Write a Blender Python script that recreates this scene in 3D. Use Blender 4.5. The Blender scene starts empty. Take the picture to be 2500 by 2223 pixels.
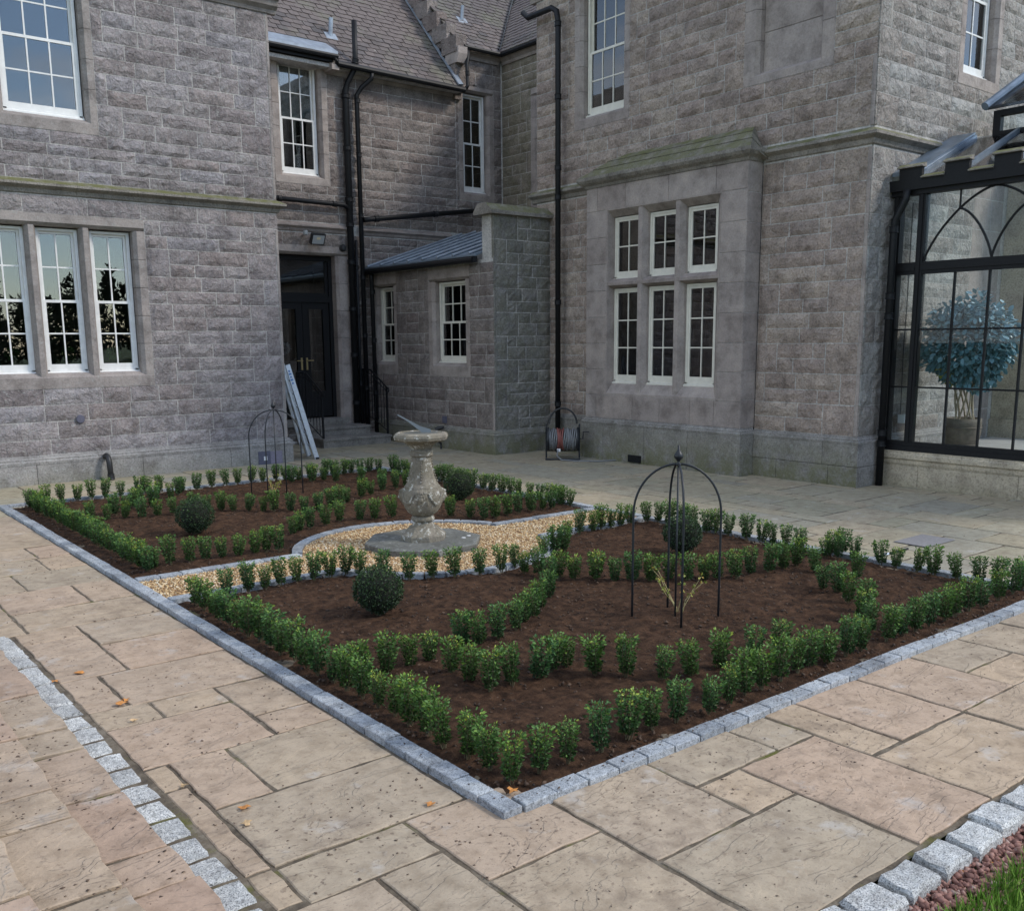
import bpy, bmesh, math, random
import numpy as np
from mathutils import Vector, Matrix, noise

# ------------------------------------------------------------------ camera, sky, sun, exposure
SC = bpy.context.scene
COL = SC.collection
YAW, PIT, ROL = 0.896652, -0.174251, -0.00811
CAM = Vector((-2.37483, -3.03456, 2.05))
fw = Vector((math.cos(PIT)*math.cos(YAW), math.cos(PIT)*math.sin(YAW), math.sin(PIT)))
rt0 = Vector((math.sin(YAW), -math.cos(YAW), 0)); up0 = rt0.cross(fw)
rt = rt0*math.cos(ROL) + up0*math.sin(ROL); up = up0*math.cos(ROL) - rt0*math.sin(ROL)
cd = bpy.data.cameras.new('camera'); co = bpy.data.objects.new('camera', cd); COL.objects.link(co)
m3 = Matrix((rt, up, -fw)).transposed()
co.matrix_world = Matrix.Translation(CAM) @ m3.to_4x4()
cd.sensor_fit = 'HORIZONTAL'; cd.sensor_width = 36; cd.lens = 2328.26/2500*36
cd.shift_y = 131.68/2500; cd.clip_start = 0.05; cd.clip_end = 1500
SC.camera = co
CY = SC.cycles
CY.max_bounces = 6; CY.diffuse_bounces = 3; CY.glossy_bounces = 3; CY.transmission_bounces = 4; CY.transparent_max_bounces = 10; CY.caustics_reflective = False; CY.caustics_refractive = False

SUN_EL = 40                        # soft sun over the right wing, behind thin cloud
sun_dir = Vector((0.66, -0.75, 0)).normalized()
sun_vec = (sun_dir*math.cos(math.radians(SUN_EL)) + Vector((0, 0, math.sin(math.radians(SUN_EL))))).normalized()
W = bpy.data.worlds.new('World'); SC.world = W; W.use_nodes = True
nt = W.node_tree; nt.nodes.clear()
out = nt.nodes.new('ShaderNodeOutputWorld'); bg = nt.nodes.new('ShaderNodeBackground')
sky = nt.nodes.new('ShaderNodeTexSky'); sky.sky_type = 'NISHITA'; sky.sun_disc = False
sky.sun_elevation = math.radians(SUN_EL)
sky.sun_rotation = math.atan2(sun_dir.x, sun_dir.y)
sky.air_density = 1.0; sky.dust_density = 0.25; sky.ozone_density = 2.2
tc = nt.nodes.new('ShaderNodeTexCoord'); mp = nt.nodes.new('ShaderNodeMapping'); mp.inputs['Scale'].default_value = (1, 1, 2.4); mp.inputs['Location'].default_value = (6.28, 8.9, 8.06)
nz = nt.nodes.new('ShaderNodeTexNoise'); nz.inputs['Scale'].default_value = 2.1; nz.inputs['Detail'].default_value = 8; nz.inputs['Roughness'].default_value = .58
rp = nt.nodes.new('ShaderNodeValToRGB'); rp.color_ramp.elements[0].position = .45; rp.color_ramp.elements[1].position = .63
nz2 = nt.nodes.new('ShaderNodeTexNoise'); nz2.inputs['Scale'].default_value = 5.0; nz2.inputs['Detail'].default_value = 6
rp2 = nt.nodes.new('ShaderNodeValToRGB'); rp2.color_ramp.elements[0].color = (3.8, 3.9, 4.1, 1); rp2.color_ramp.elements[1].color = (9.5, 9.8, 10.2, 1)
rp2.color_ramp.elements[0].position = .35; rp2.color_ramp.elements[1].position = .68
mx = nt.nodes.new('ShaderNodeMixRGB')
L = nt.links.new
L(tc.outputs['Generated'], mp.inputs['Vector']); L(mp.outputs[0], nz.inputs['Vector']); L(mp.outputs[0], nz2.inputs['Vector'])
L(nz.outputs['Fac'], rp.inputs[0]); L(nz2.outputs['Fac'], rp2.inputs[0])
L(rp.outputs[0], mx.inputs[0]); L(sky.outputs[0], mx.inputs[1]); L(rp2.outputs[0], mx.inputs[2])
L(mx.outputs[0], bg.inputs[0]); bg.inputs[1].default_value = 0.145; L(bg.outputs[0], out.inputs[0])
sl = bpy.data.lights.new('sun', 'SUN'); sl.energy = 1.4; sl.angle = math.radians(12); sl.color = (1, .93, .82)
so = bpy.data.objects.new('sun', sl); COL.objects.link(so); so.rotation_euler = (-sun_vec).to_track_quat('-Z', 'Y').to_euler()
VS = SC.view_settings; VS.view_transform = 'Standard'; VS.look = 'None'; VS.exposure = 0.72; VS.gamma = 1.0; VS.use_curve_mapping = False

# ------------------------------------------------------------------ helpers
RND = random.Random(7)
WLOC = {}

class MB:
    def __init__(s): s.v = []; s.f = []
    def add(s, vs, fs):
        n = len(s.v); s.v += [tuple(p) for p in vs]; s.f += [tuple(i+n for i in f) for f in fs]; return s
    def box(s, x0, x1, y0, y1, z0, z1):
        return s.add([(x0,y0,z0),(x1,y0,z0),(x1,y1,z0),(x0,y1,z0),(x0,y0,z1),(x1,y0,z1),(x1,y1,z1),(x0,y1,z1)],
                     [(0,3,2,1),(4,5,6,7),(0,1,5,4),(1,2,6,5),(2,3,7,6),(3,0,4,7)])
    def prism(s, poly, vec):
        n = len(poly); v = Vector(vec)
        a = [Vector(p) for p in poly]; b = [p+v for p in a]
        return s.add(a+b, [tuple(range(n-1,-1,-1)), tuple(range(n,2*n))] + [(i,(i+1)%n,n+(i+1)%n,n+i) for i in range(n)])
    def tube(s, pts, r, seg=8, cap=True):
        pts = [Vector(p) for p in pts]; k = len(pts); rs = r if isinstance(r, (list, tuple)) else [r]*k
        rings = []; prev = None
        for i, p in enumerate(pts):
            d = (pts[min(i+1,k-1)] - pts[max(i-1,0)]).normalized()
            if prev is None:
                a = d.orthogonal().normalized()
            else:
                a = (prev - d*prev.dot(d)); a = a.normalized() if a.length > 1e-6 else d.orthogonal().normalized()
            prev = a; b = d.cross(a)
            rings.append([p + (a*math.cos(t)+b*math.sin(t))*rs[i] for t in [2*math.pi*j/seg for j in range(seg)]])
        vs = [q for ring in rings for q in ring]
        fs = [(i*seg+j, i*seg+(j+1)%seg, (i+1)*seg+(j+1)%seg, (i+1)*seg+j) for i in range(k-1) for j in range(seg)]
        if cap: fs += [tuple(range(seg-1,-1,-1)), tuple(range((k-1)*seg, k*seg))]
        return s.add(vs, fs)
    def lathe(s, prof, c=(0,0,0), seg=24, rot=0):
        c = Vector(c); n = len(prof)
        vs = [c + Vector((r*math.cos(rot+2*math.pi*j/seg), r*math.sin(rot+2*math.pi*j/seg), z)) for r, z in prof for j in range(seg)]
        fs = [(i*seg+j, i*seg+(j+1)%seg, (i+1)*seg+(j+1)%seg, (i+1)*seg+j) for i in range(n-1) for j in range(seg)]
        fs += [tuple(range(seg-1,-1,-1)), tuple(range((n-1)*seg, n*seg))]
        return s.add(vs, fs)
    def beam(s, a, b, w, h, upv=(0,0,1)):
        a, b = Vector(a), Vector(b); d = (b-a).normalized(); sd = d.cross(Vector(upv))
        sd = sd.normalized() if sd.length > 1e-5 else d.orthogonal().normalized(); u = sd.cross(d)
        q = [(-w/2,-h/2),(w/2,-h/2),(w/2,h/2),(-w/2,h/2)]
        return s.prism([a+sd*x+u*y for x, y in q], b-a)

def mesh_of(mb, name='mesh', fix=True, smooth=False):
    me = bpy.data.meshes.new(name); me.from_pydata(mb.v, [], mb.f)
    if fix:
        bm = bmesh.new(); bm.from_mesh(me); bmesh.ops.recalc_face_normals(bm, faces=bm.faces); bm.to_mesh(me); bm.free()
    if smooth: me.polygons.foreach_set('use_smooth', [True]*len(me.polygons))
    me.update(); return me

def wl(o): return WLOC.get(o.name, Vector((0,0,0)))
def empty(name, loc=(0,0,0), parent=None):
    o = bpy.data.objects.new(name, None); COL.objects.link(o); loc = Vector(loc)
    o.empty_display_size = .1
    if parent: o.parent = parent; o.location = loc - wl(parent)
    else: o.location = loc
    WLOC[o.name] = loc; return o
def tag(o, label=None, cat=None, group=None, kind=None):
    if label: o['label'] = label
    if cat: o['category'] = cat
    if group: o['group'] = group
    if kind: o['kind'] = kind
    return o
def thing(name, label, cat, loc=(0,0,0), group=None): return tag(empty(name, loc), label, cat, group)
def obj(name, mb, mat, parent=None, smooth=False, origin=None, fix=True):
    """link a mesh given in world coordinates; its origin goes to the base centre of its box"""
    a = np.array([tuple(p) for p in mb.v]); lo, hi = a.min(0), a.max(0)
    og = Vector(origin) if origin is not None else Vector(((lo[0]+hi[0])/2, (lo[1]+hi[1])/2, lo[2]))
    mb.v = [tuple(p) for p in (a - np.array(og))]
    me = mesh_of(mb, name, fix, smooth)
    return inst(name, me, mat, og, parent)
def inst(name, me, mat, loc, parent=None, rot=None, scale=None):
    if mat and not me.materials: me.materials.append(mat)
    o = bpy.data.objects.new(name, me); COL.objects.link(o); loc = Vector(loc)
    if parent: o.parent = parent; o.location = loc - wl(parent)
    else: o.location = loc
    if rot is not None: o.rotation_euler = rot
    if scale is not None: o.scale = scale
    WLOC[o.name] = loc; return o

class Plane:
    """a wall plane: 'y' faces -Y at y=c (u is x), 'x' faces -X at x=c (u is y); d is the distance outwards"""
    def __init__(s, ax, c): s.ax, s.c = ax, c
    def p(s, u, d, z): return Vector((u, s.c-d, z)) if s.ax == 'y' else Vector((s.c-d, u, z))
    def rot(s): return (0,0,0) if s.ax == 'y' else (0,0,-math.pi/2)
    def box(s, mb, u0, u1, d0, d1, z0, z1):
        a, b = s.p(u0,d0,z0), s.p(u1,d1,z1)
        return mb.box(min(a.x,b.x), max(a.x,b.x), min(a.y,b.y), max(a.y,b.y), z0, z1)
    def prof(s, mb, u0, u1, prof, m0=0, m1=0):
        n = len(prof); a = [s.p(u0+m0*d,d,z) for d, z in prof]; b = [s.p(u1+m1*d,d,z) for d, z in prof]
        return mb.add(a+b, [tuple(range(n-1,-1,-1)), tuple(range(n,2*n))] + [(i,(i+1)%n,n+(i+1)%n,n+i) for i in range(n)])

# ------------------------------------------------------------------ materials
def newmat(name):
    m = bpy.data.materials.new(name); m.use_nodes = True
    n = m.node_tree.nodes; b = n['Principled BSDF']; return m, m.node_tree, b
def N(t, k, **kw):
    n = t.nodes.new(k)
    for a, v in kw.items():
        if a in n.inputs: n.inputs[a].default_value = v
        else: setattr(n, a, v)
    return n
def ramp(t, fac, stops, interp='LINEAR'):
    r = t.nodes.new('ShaderNodeValToRGB'); cr = r.color_ramp; cr.interpolation = interp
    while len(cr.elements) < len(stops): cr.elements.new(.5)
    for e, (p, c) in zip(cr.elements, stops):
        e.position = p; e.color = (*c, 1) if len(c) == 3 else c
    t.links.new(fac, r.inputs[0]); return r.outputs[0]
def mixc(t, fac, a, b, mode='MIX'):
    m = t.nodes.new('ShaderNodeMixRGB'); m.blend_type = mode
    for i, v in ((0,fac),(1,a),(2,b)):
        if hasattr(v, 'links'): t.links.new(v, m.inputs[i])
        else: m.inputs[i].default_value = v if i == 0 else (*v, 1)
    return m.outputs[0]
def pos(t, scale=(1,1,1)):
    g = t.nodes.new('ShaderNodeNewGeometry'); m = t.nodes.new('ShaderNodeMapping'); m.inputs['Scale'].default_value = scale
    t.links.new(g.outputs['Position'], m.inputs['Vector']); return m.outputs[0]
def nse(t, vec, scale, detail=4, rough=.55):
    n = N(t, 'ShaderNodeTexNoise', Scale=scale, Detail=detail, Roughness=rough); t.links.new(vec, n.inputs['Vector']); return n.outputs['Fac']
def bump(t, b, h, strength=.5, dist=.01, prev=None):
    n = N(t, 'ShaderNodeBump', Strength=strength, Distance=dist); t.links.new(h, n.inputs['Height'])
    if prev: t.links.new(prev, n.inputs['Normal'])
    t.links.new(n.outputs[0], b.inputs['Normal']); return n.outputs[0]
def upness(t, lo=.3, hi=.9):
    g = t.nodes.new('ShaderNodeNewGeometry'); s = t.nodes.new('ShaderNodeSeparateXYZ'); t.links.new(g.outputs['Normal'], s.inputs[0])
    r = N(t, 'ShaderNodeMapRange'); r.inputs[1].default_value = lo; r.inputs[2].default_value = hi
    t.links.new(s.outputs['Z'], r.inputs[0]); return r.outputs[0]
def zfade(t, z0, z1):
    g = t.nodes.new('ShaderNodeNewGeometry'); s = t.nodes.new('ShaderNodeSeparateXYZ'); t.links.new(g.outputs['Position'], s.inputs[0])
    r = N(t, 'ShaderNodeMapRange'); r.inputs[1].default_value = z0; r.inputs[2].default_value = z1; r.inputs[3].default_value = 1; r.inputs[4].default_value = 0
    t.links.new(s.outputs['Z'], r.inputs[0]); return r.outputs[0]
def mul(t, a, b):
    m = t.nodes.new('ShaderNodeMath'); m.operation = 'MULTIPLY'
    for i, v in ((0,a),(1,b)):
        if hasattr(v, 'links'): t.links.new(v, m.inputs[i])
        else: m.inputs[i].default_value = v
    return m.outputs[0]
def objrand(t):
    return t.nodes.new('ShaderNodeObjectInfo').outputs['Random']

def stone_mat(name, cols, lichen=.25, moss=0., mossz=None, bstr=.8, bscale=1., rough=.9, speck=0., licol=(.40,.41,.39), gain=(1.,1.,1.), mott=.7):
    m, t, b = newmat(name); P = pos(t); cols = [tuple(c*g for c, g in zip(q, gain)) for q in cols]
    base = ramp(t, objrand(t), [(i/(len(cols)-1), c) for i, c in enumerate(cols)])
    n1 = nse(t, P, 3.5, 4, .6); base = mixc(t, .75, base, ramp(t, n1, [(.3,(.55,.53,.52)),(.5,(1,1,1)),(.72,(1.32,1.3,1.27))]), 'MULTIPLY')
    n2 = nse(t, P, 38, 4, .7); base = mixc(t, mott, base, ramp(t, n2, [(.34,(.42,.41,.40)),(.47,(.92,.92,.92)),(.62,(1.2,1.2,1.2))]), 'MULTIPLY')
    if speck:
        n7 = nse(t, P, 170, 2, .5); base = mixc(t, speck, base, ramp(t, n7, [(.36,(.35,.36,.38)),(.47,(1,1,1)),(.62,(1.25,1.25,1.25))]), 'MULTIPLY')
    if lichen:
        n3 = nse(t, P, 17, 3, .7); k = ramp(t, n3, [(.56,(0,0,0)),(.66,(1,1,1))])
        base = mixc(t, mul(t, k, lichen), base, licol)
    if moss:
        n4 = nse(t, P, 5, 4, .65); k = ramp(t, n4, [(.28,(0,0,0)),(.55,(1,1,1))])
        f = mul(t, k, moss)
        if mossz == 'up': f = mul(t, f, upness(t))
        elif mossz: f = mul(t, f, zfade(t, *mossz))
        base = mixc(t, f, base, mixc(t, nse(t, P, 30), (.085,.09,.026), (.16,.16,.055)))
    t.links.new(base, b.inputs['Base Color']); b.inputs['Roughness'].default_value = rough
    nd = N(t, 'ShaderNodeTexNoise', Scale=7*bscale, Detail=5., Roughness=.66, Distortion=1.3); t.links.new(P, nd.inputs['Vector'])
    bump(t, b, nd.outputs['Fac'], bstr, .06)
    return m
M = {}
M['stone_l'] = stone_mat('rock_faced_stone_grey', [(.215,.185,.178),(.255,.225,.215),(.185,.155,.15),(.28,.25,.245),(.225,.185,.172),(.245,.222,.225),(.20,.168,.158)], .42, gain=(1.18,1.22,1.26), bstr=1.)
M['stone_c'] = stone_mat('rock_faced_stone_brown', [(.235,.19,.165),(.27,.225,.20),(.20,.158,.14),(.285,.24,.215),(.225,.175,.155),(.25,.21,.185)], .2, gain=(.98,1.02,1.05), bstr=1.)
M['stone_r'] = stone_mat('rock_faced_stone_warm', [(.245,.20,.172),(.27,.228,.20),(.205,.165,.142),(.285,.24,.205),(.225,.18,.158),(.25,.205,.18),(.195,.16,.142)], .2, gain=(1.52,1.50,1.46), bstr=1.)
M['stone_ret'] = stone_mat('rock_faced_stone_weathered', [(.29,.26,.235),(.25,.215,.19),(.34,.32,.30),(.23,.19,.165),(.31,.285,.265)], .75, gain=(1.15,1.2,1.22), bstr=1.)
M['stone_pier'] = stone_mat('rock_faced_stone_algae', [(.20,.19,.185),(.225,.21,.205),(.18,.17,.168),(.24,.225,.215)], .35, .35, gain=(1.15,1.15,1.15), bstr=1.)
M['stone_moss'] = stone_mat('rock_faced_stone_mossy', [(.28,.24,.20),(.24,.20,.17),(.30,.26,.22)], .1, .33)
M['ashlar'] = stone_mat('dressed_stone', [(.235,.198,.178),(.255,.218,.198),(.218,.182,.165),(.265,.23,.212)], .12, bstr=.3, gain=(1.38,1.40,1.40), mott=.3)
M['ashlar_l'] = stone_mat('dressed_stone_grey', [(.235,.205,.195),(.255,.225,.215),(.215,.185,.178)], .3, bstr=.3, gain=(1.26,1.28,1.25), mott=.35)
M['coping'] = stone_mat('mossy_coping_stone', [(.235,.215,.185),(.265,.24,.21)], .2, .95, 'up', .5)
M['plinth'] = stone_mat('plinth_stone', [(.27,.255,.24),(.24,.225,.21),(.29,.275,.26)], .5, .75, (.0,.75), .4)
M['plinth_l'] = stone_mat('plinth_stone_grey', [(.30,.285,.275),(.26,.25,.24),(.32,.305,.295)], .55, .4, (-.1,.3), .35)
M['sandstone'] = stone_mat('pale_sandstone', [(.46,.40,.30),(.42,.365,.275),(.49,.43,.33)], .1, .35, (-.05,.16), .2)
M['stepstone'] = stone_mat('step_stone', [(.24,.225,.20),(.215,.20,.18)], .1, bstr=.2)
M['sundial'] = stone_mat('weathered_sundial_stone', [(.205,.18,.145),(.23,.202,.163)], .9, .15, None, .35, 2., licol=(.62,.61,.56), mott=.55)
M['sundial_base'] = stone_mat('dark_wet_slab', [(.14,.142,.136),(.165,.165,.158)], .5, .15, None, .25, rough=.6)
M['granite'] = stone_mat('blue_grey_granite', [(.26,.285,.315),(.35,.375,.40),(.235,.26,.29),(.40,.425,.445),(.31,.335,.365)], .3, bstr=.25, bscale=3, speck=.8)
M['granite_pale'] = stone_mat('pale_granite_sett', [(.50,.505,.49),(.57,.575,.56),(.44,.445,.435)], .5, bstr=.5, bscale=3, speck=1.)
M['mortar'] = stone_mat('lime_mortar', [(.47,.45,.425),(.47,.45,.425)], .1, bstr=.25)

def slab_mat(name, cols, dirt=1., riven=.6):
    m, t, b = newmat(name); P = pos(t); oi = t.nodes.new('ShaderNodeObjectInfo')
    base = ramp(t, oi.outputs['Random'], [(i/(len(cols)-1), c) for i, c in enumerate(cols)])
    ad = t.nodes.new('ShaderNodeVectorMath'); ad.operation = 'ADD'
    sc = t.nodes.new('ShaderNodeVectorMath'); sc.operation = 'SCALE'; sc.inputs[3].default_value = .13
    t.links.new(oi.outputs['Location'], sc.inputs[0]); t.links.new(P, ad.inputs[0]); t.links.new(sc.outputs[0], ad.inputs[1]); Q = ad.outputs[0]
    n1 = nse(t, Q, 2.2, 4, .6); base = mixc(t, .8, base, ramp(t, n1, [(.3,(.86,.85,.83)),(.5,(1,1,1)),(.72,(1.12,1.11,1.08))]), 'MULTIPLY')
    n5 = nse(t, Q, 9, 4, .7); base = mixc(t, .7, base, ramp(t, n5, [(.33,(.70,.67,.63)),(.52,(1,1,1)),(.72,(1.15,1.15,1.15))]), 'MULTIPLY')
    pale = nse(t, Q, 3.3, 4, .65); base = mixc(t, mul(t, ramp(t, pale, [(.60,(0,0,0)),(.70,(1,1,1))]), .45), base, (.52,.50,.47))
    # dirt specks and pits
    n2 = nse(t, P, 30, 3, .6); area = nse(t, P, 1.4, 2, .6)
    sp = mul(t, ramp(t, n2, [(.585,(0,0,0)),(.66,(1,1,1))]), ramp(t, area, [(.38,(.12,.12,.12)),(.6,(1,1,1))]))
    base = mixc(t, mul(t, sp, .72*dirt), base, (.13,.09,.062))
    n6 = nse(t, P, 130, 2, .5); base = mixc(t, mul(t, ramp(t, n6, [(.64,(0,0,0)),(.7,(1,1,1))]), .5*dirt), base, (.14,.105,.08))
    sm = nse(t, P, 4.5, 5, .72); sm2 = nse(t, P, .8, 2, .5); base = mixc(t, mul(t, mul(t, ramp(t, sm, [(.5,(0,0,0)),(.64,(1,1,1))]), ramp(t, sm2, [(.42,(0,0,0)),(.6,(1,1,1))])), .55*dirt), base, (.17,.125,.088))
    # riven layers
    wv = N(t, 'ShaderNodeTexNoise', Scale=1.35, Detail=5., Roughness=.52, Distortion=.9)
    mq = t.nodes.new('ShaderNodeMapping'); mq.inputs['Scale'].default_value = (1., 2.1, 1.); t.links.new(Q, mq.inputs['Vector']); t.links.new(mq.outputs[0], wv.inputs['Vector'])
    g = lambda v: (v,v,v)
    lay = ramp(t, wv.outputs['Fac'], [(.36,g(0)),(.368,g(.2)),(.44,g(.25)),(.448,g(.45)),(.51,g(.5)),(.517,g(.72)),(.585,g(.78)),(.592,g(.95)),(.7,g(1))])
    crack = ramp(t, wv.outputs['Fac'], [(.436,g(0)),(.444,g(.6)),(.450,g(0)),(.508,g(0)),(.513,g(1)),(.518,g(0))])
    base = mixc(t, mul(t, crack, mul(t, ramp(t, n1, [(.46,(0,0,0)),(.6,(1,1,1))]), .45)), base, (.19,.14,.10))
    t.links.new(base, b.inputs['Base Color']); b.inputs['Roughness'].default_value = .72
    pv = bump(t, b, lay, min(1, riven*1.5), .013); bump(t, b, nse(t, Q, 11, 5, .66), riven*1., .012, pv)
    return m
M['slab'] = slab_mat('riven_buff_sandstone', [(.43,.325,.225),(.39,.308,.22),(.435,.318,.228),(.395,.312,.228),(.365,.298,.216),(.44,.332,.228),(.405,.305,.22)])
M['slab_far'] = slab_mat('algae_tinted_sandstone', [(.345,.31,.215),(.385,.33,.232),(.315,.295,.21),(.405,.34,.24),(.35,.325,.243),(.305,.285,.226)], .8, .5)
M['slab_step'] = slab_mat('step_tread_sandstone', [(.42,.32,.228),(.39,.312,.226),(.42,.31,.226),(.39,.275,.20),(.40,.31,.226)], .6, .8)

def simple(name, col, rough=.5, metal=0., var=0., bstr=0., bscale=40, spec=None):
    m, t, b = newmat(name); b.inputs['Base Color'].default_value = (*col, 1); b.inputs['Roughness'].default_value = rough; b.inputs['Metallic'].default_value = metal
    if spec is not None: b.inputs['Specular IOR Level'].default_value = spec
    if var or bstr:
        n = nse(t, pos(t), bscale, 5, .6)
        if var: t.links.new(mixc(t, 1., col, ramp(t, n, [(.3,(1-var,)*3),(.7,(1+var,)*3)]), 'MULTIPLY'), b.inputs['Base Color'])
        if bstr: bump(t, b, n, bstr, .01)
    return m
M['white'] = simple('white_gloss_paint', (.78,.775,.75), .4, var=.08, bscale=9)
M['cream'] = simple('cream_paint', (.72,.69,.60), .45, var=.08, bscale=9)
M['iron'] = simple('black_painted_iron', (.008,.0085,.010), .5, var=.35, bscale=30, bstr=.08, spec=.3)
M['steel_dark'] = simple('dark_coated_steel', (.018,.021,.025), .42, var=.2, spec=.4)
M['blackwood'] = simple('black_painted_timber', (.009,.009,.010), .55, var=.3, spec=.25)
M['brass'] = simple('brass', (.45,.36,.19), .45, 1.)
M['alu'] = simple('aluminium', (.62,.66,.72), .38, .75, var=.12, bscale=25)
M['lead'] = simple('sheet_lead', (.30,.34,.39), .42, .35, var=.25, bscale=6, bstr=.1)
M['leadroof'] = simple('blue_grey_lead_roof', (.20,.25,.31), .35, .4, var=.3, bscale=4)
M['dark'] = simple('dark_interior', (.06,.053,.046), .9)
M['curtain'] = simple('white_net_curtain', (.62,.64,.66), .9, var=.2, bscale=20)
M['curtain_dark'] = simple('fawn_curtain', (.34,.31,.27), .95, var=.4, bscale=14)
M['rubber'] = simple('grey_hose_rubber', (.20,.205,.21), .5, var=.2)
M['hose_red'] = simple('red_hose_rubber', (.25,.085,.07), .5, var=.2)
M['plastic'] = simple('black_plastic', (.02,.021,.023), .45)
M['lampglass'] = simple('floodlight_glass', (.45,.47,.48), .2)
M['sticker'] = simple('white_sticker', (.75,.75,.75), .6)
M['blueprint'] = simple('blue_print', (.10,.22,.50), .6)
M['bark'] = simple('pale_bark', (.36,.29,.20), .85, var=.3)
M['stem'] = simple('box_stem', (.10,.085,.045), .85, var=.3)
M['rosestem'] = simple('thorny_stem', (.42,.36,.17), .8, var=.25)
M['pot'] = simple('ribbed_clay_pot', (.13,.105,.08), .7, var=.3, bscale=12)
M['whitepot'] = simple('white_ceramic', (.7,.7,.68), .35)
M['dryleaf'] = simple('fallen_leaf_orange', (.52,.22,.055), .75, var=.4, bscale=60)
M['dryleaf2'] = simple('fallen_leaf_tan', (.50,.34,.18), .75, var=.4, bscale=60)
M['metalplate'] = simple('slate_blue_metal_plate', (.10,.10,.14), .6, var=.2)
M['floorin'] = simple('conservatory_floor', (.52,.50,.47), .45, var=.15, bscale=3)
M['cable'] = simple('thin_cable', (.05,.05,.05), .6)

def glass_mat(name, tint, ior, rough=0.0, wav=.0):
    m = bpy.data.materials.new(name); m.use_nodes = True; t = m.node_tree; t.nodes.clear()
    o = t.nodes.new('ShaderNodeOutputMaterial'); tr = t.nodes.new('ShaderNodeBsdfTransparent'); tr.inputs[0].default_value = (*tint, 1)
    gl = t.nodes.new('ShaderNodeBsdfGlossy'); gl.inputs['Roughness'].default_value = rough; gl.inputs['Color'].default_value = (1,1,1,1)
    fr = N(t, 'ShaderNodeFresnel', IOR=ior); mx = t.nodes.new('ShaderNodeMixShader')
    if wav:
        bn = N(t, 'ShaderNodeBump', Strength=wav, Distance=.02); t.links.new(nse(t, pos(t), 2.2, 2), bn.inputs['Height']); t.links.new(bn.outputs[0], gl.inputs['Normal'])
    t.links.new(fr.outputs[0], mx.inputs[0]); t.links.new(tr.outputs[0], mx.inputs[1]); t.links.new(gl.outputs[0], mx.inputs[2]); t.links.new(mx.outputs[0], o.inputs[0])
    return m
M['glass'] = glass_mat('window_glass', (.78,.80,.80), 1.9, 0, .03)
M['glass_cons'] = glass_mat('conservatory_glass', (.93,.97,.98), 1.25, 0, .02)
M['glass_roof'] = glass_mat('roof_glass', (.86,.92,.97), 1.6, .08, .05)

def leaf_mat(name, stops, rough=.5, blue=False):
    m, t, b = newmat(name)
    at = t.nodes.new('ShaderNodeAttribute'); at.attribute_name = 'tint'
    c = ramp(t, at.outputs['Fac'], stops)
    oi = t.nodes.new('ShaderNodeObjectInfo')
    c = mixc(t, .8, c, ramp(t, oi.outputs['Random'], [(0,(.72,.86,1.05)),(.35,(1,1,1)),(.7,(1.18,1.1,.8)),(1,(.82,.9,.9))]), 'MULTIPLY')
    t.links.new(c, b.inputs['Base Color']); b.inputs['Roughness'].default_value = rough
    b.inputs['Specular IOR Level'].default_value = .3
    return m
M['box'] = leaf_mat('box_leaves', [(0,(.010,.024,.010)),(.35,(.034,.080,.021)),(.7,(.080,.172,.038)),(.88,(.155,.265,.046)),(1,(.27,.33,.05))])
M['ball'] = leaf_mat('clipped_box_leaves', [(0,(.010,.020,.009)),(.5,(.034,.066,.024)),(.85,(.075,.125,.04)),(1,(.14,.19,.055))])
M['ficus'] = leaf_mat('weeping_fig_leaves', [(0,(.035,.075,.075)),(.5,(.13,.24,.24)),(.9,(.33,.47,.49)),(1,(.45,.38,.06))], .35)  # teal cast of the conservatory glass is put into these leaf colours
M['rose'] = leaf_mat('rose_leaves', [(0,(.14,.17,.03)),(.6,(.28,.29,.05)),(1,(.42,.22,.05))])
M['tree'] = leaf_mat('woodland_leaves', [(0,(.006,.011,.005)),(1,(.028,.042,.014))], .8)
M['grass'] = leaf_mat('lawn_grass', [(0,(.045,.10,.016)),(.6,(.13,.28,.04)),(1,(.24,.36,.08))], .6)

def soil_mat():
    m, t, b = newmat('dark_planting_soil'); P = pos(t)
    c = ramp(t, nse(t, P, 14, 8, .7), [(.30,(.016,.008,.0045)),(.48,(.058,.030,.0165)),(.66,(.12,.064,.036))])
    c = mixc(t, mul(t, ramp(t, nse(t, P, 60, 3), [(.68,(0,0,0)),(.73,(1,1,1))]), .5), c, (.14,.10,.07))
    t.links.new(c, b.inputs['Base Color']); b.inputs['Roughness'].default_value = .95; b.inputs['Specular IOR Level'].default_value = .2
    pv = bump(t, b, nse(t, P, 28, 8, .7), 1., .03); bump(t, b, nse(t, P, 90, 4, .7), .9, .01, pv); return m
M['soil'] = soil_mat()
def grit_mat(name, stops):
    m, t, b = newmat(name); at = t.nodes.new('ShaderNodeAttribute'); at.attribute_name = 'tint'
    t.links.new(ramp(t, at.outputs['Fac'], stops), b.inputs['Base Color']); b.inputs['Roughness'].default_value = .75; return m
M['gravel'] = grit_mat('golden_gravel', [(0,(.20,.11,.05)),(.3,(.48,.30,.14)),(.6,(.64,.45,.23)),(.85,(.74,.60,.38)),(1,(.80,.74,.60))])
M['redgravel'] = grit_mat('red_granite_chippings', [(0,(.12,.055,.045)),(.5,(.25,.12,.095)),(.85,(.34,.19,.155)),(1,(.40,.30,.26))])
M['crumb'] = grit_mat('soil_crumbs', [(0,(.05,.032,.022)),(1,(.16,.105,.07))])
M['clod'] = grit_mat('soil_clods', [(0,(.018,.010,.006)),(.6,(.06,.034,.02)),(1,(.115,.07,.043))])
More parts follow.
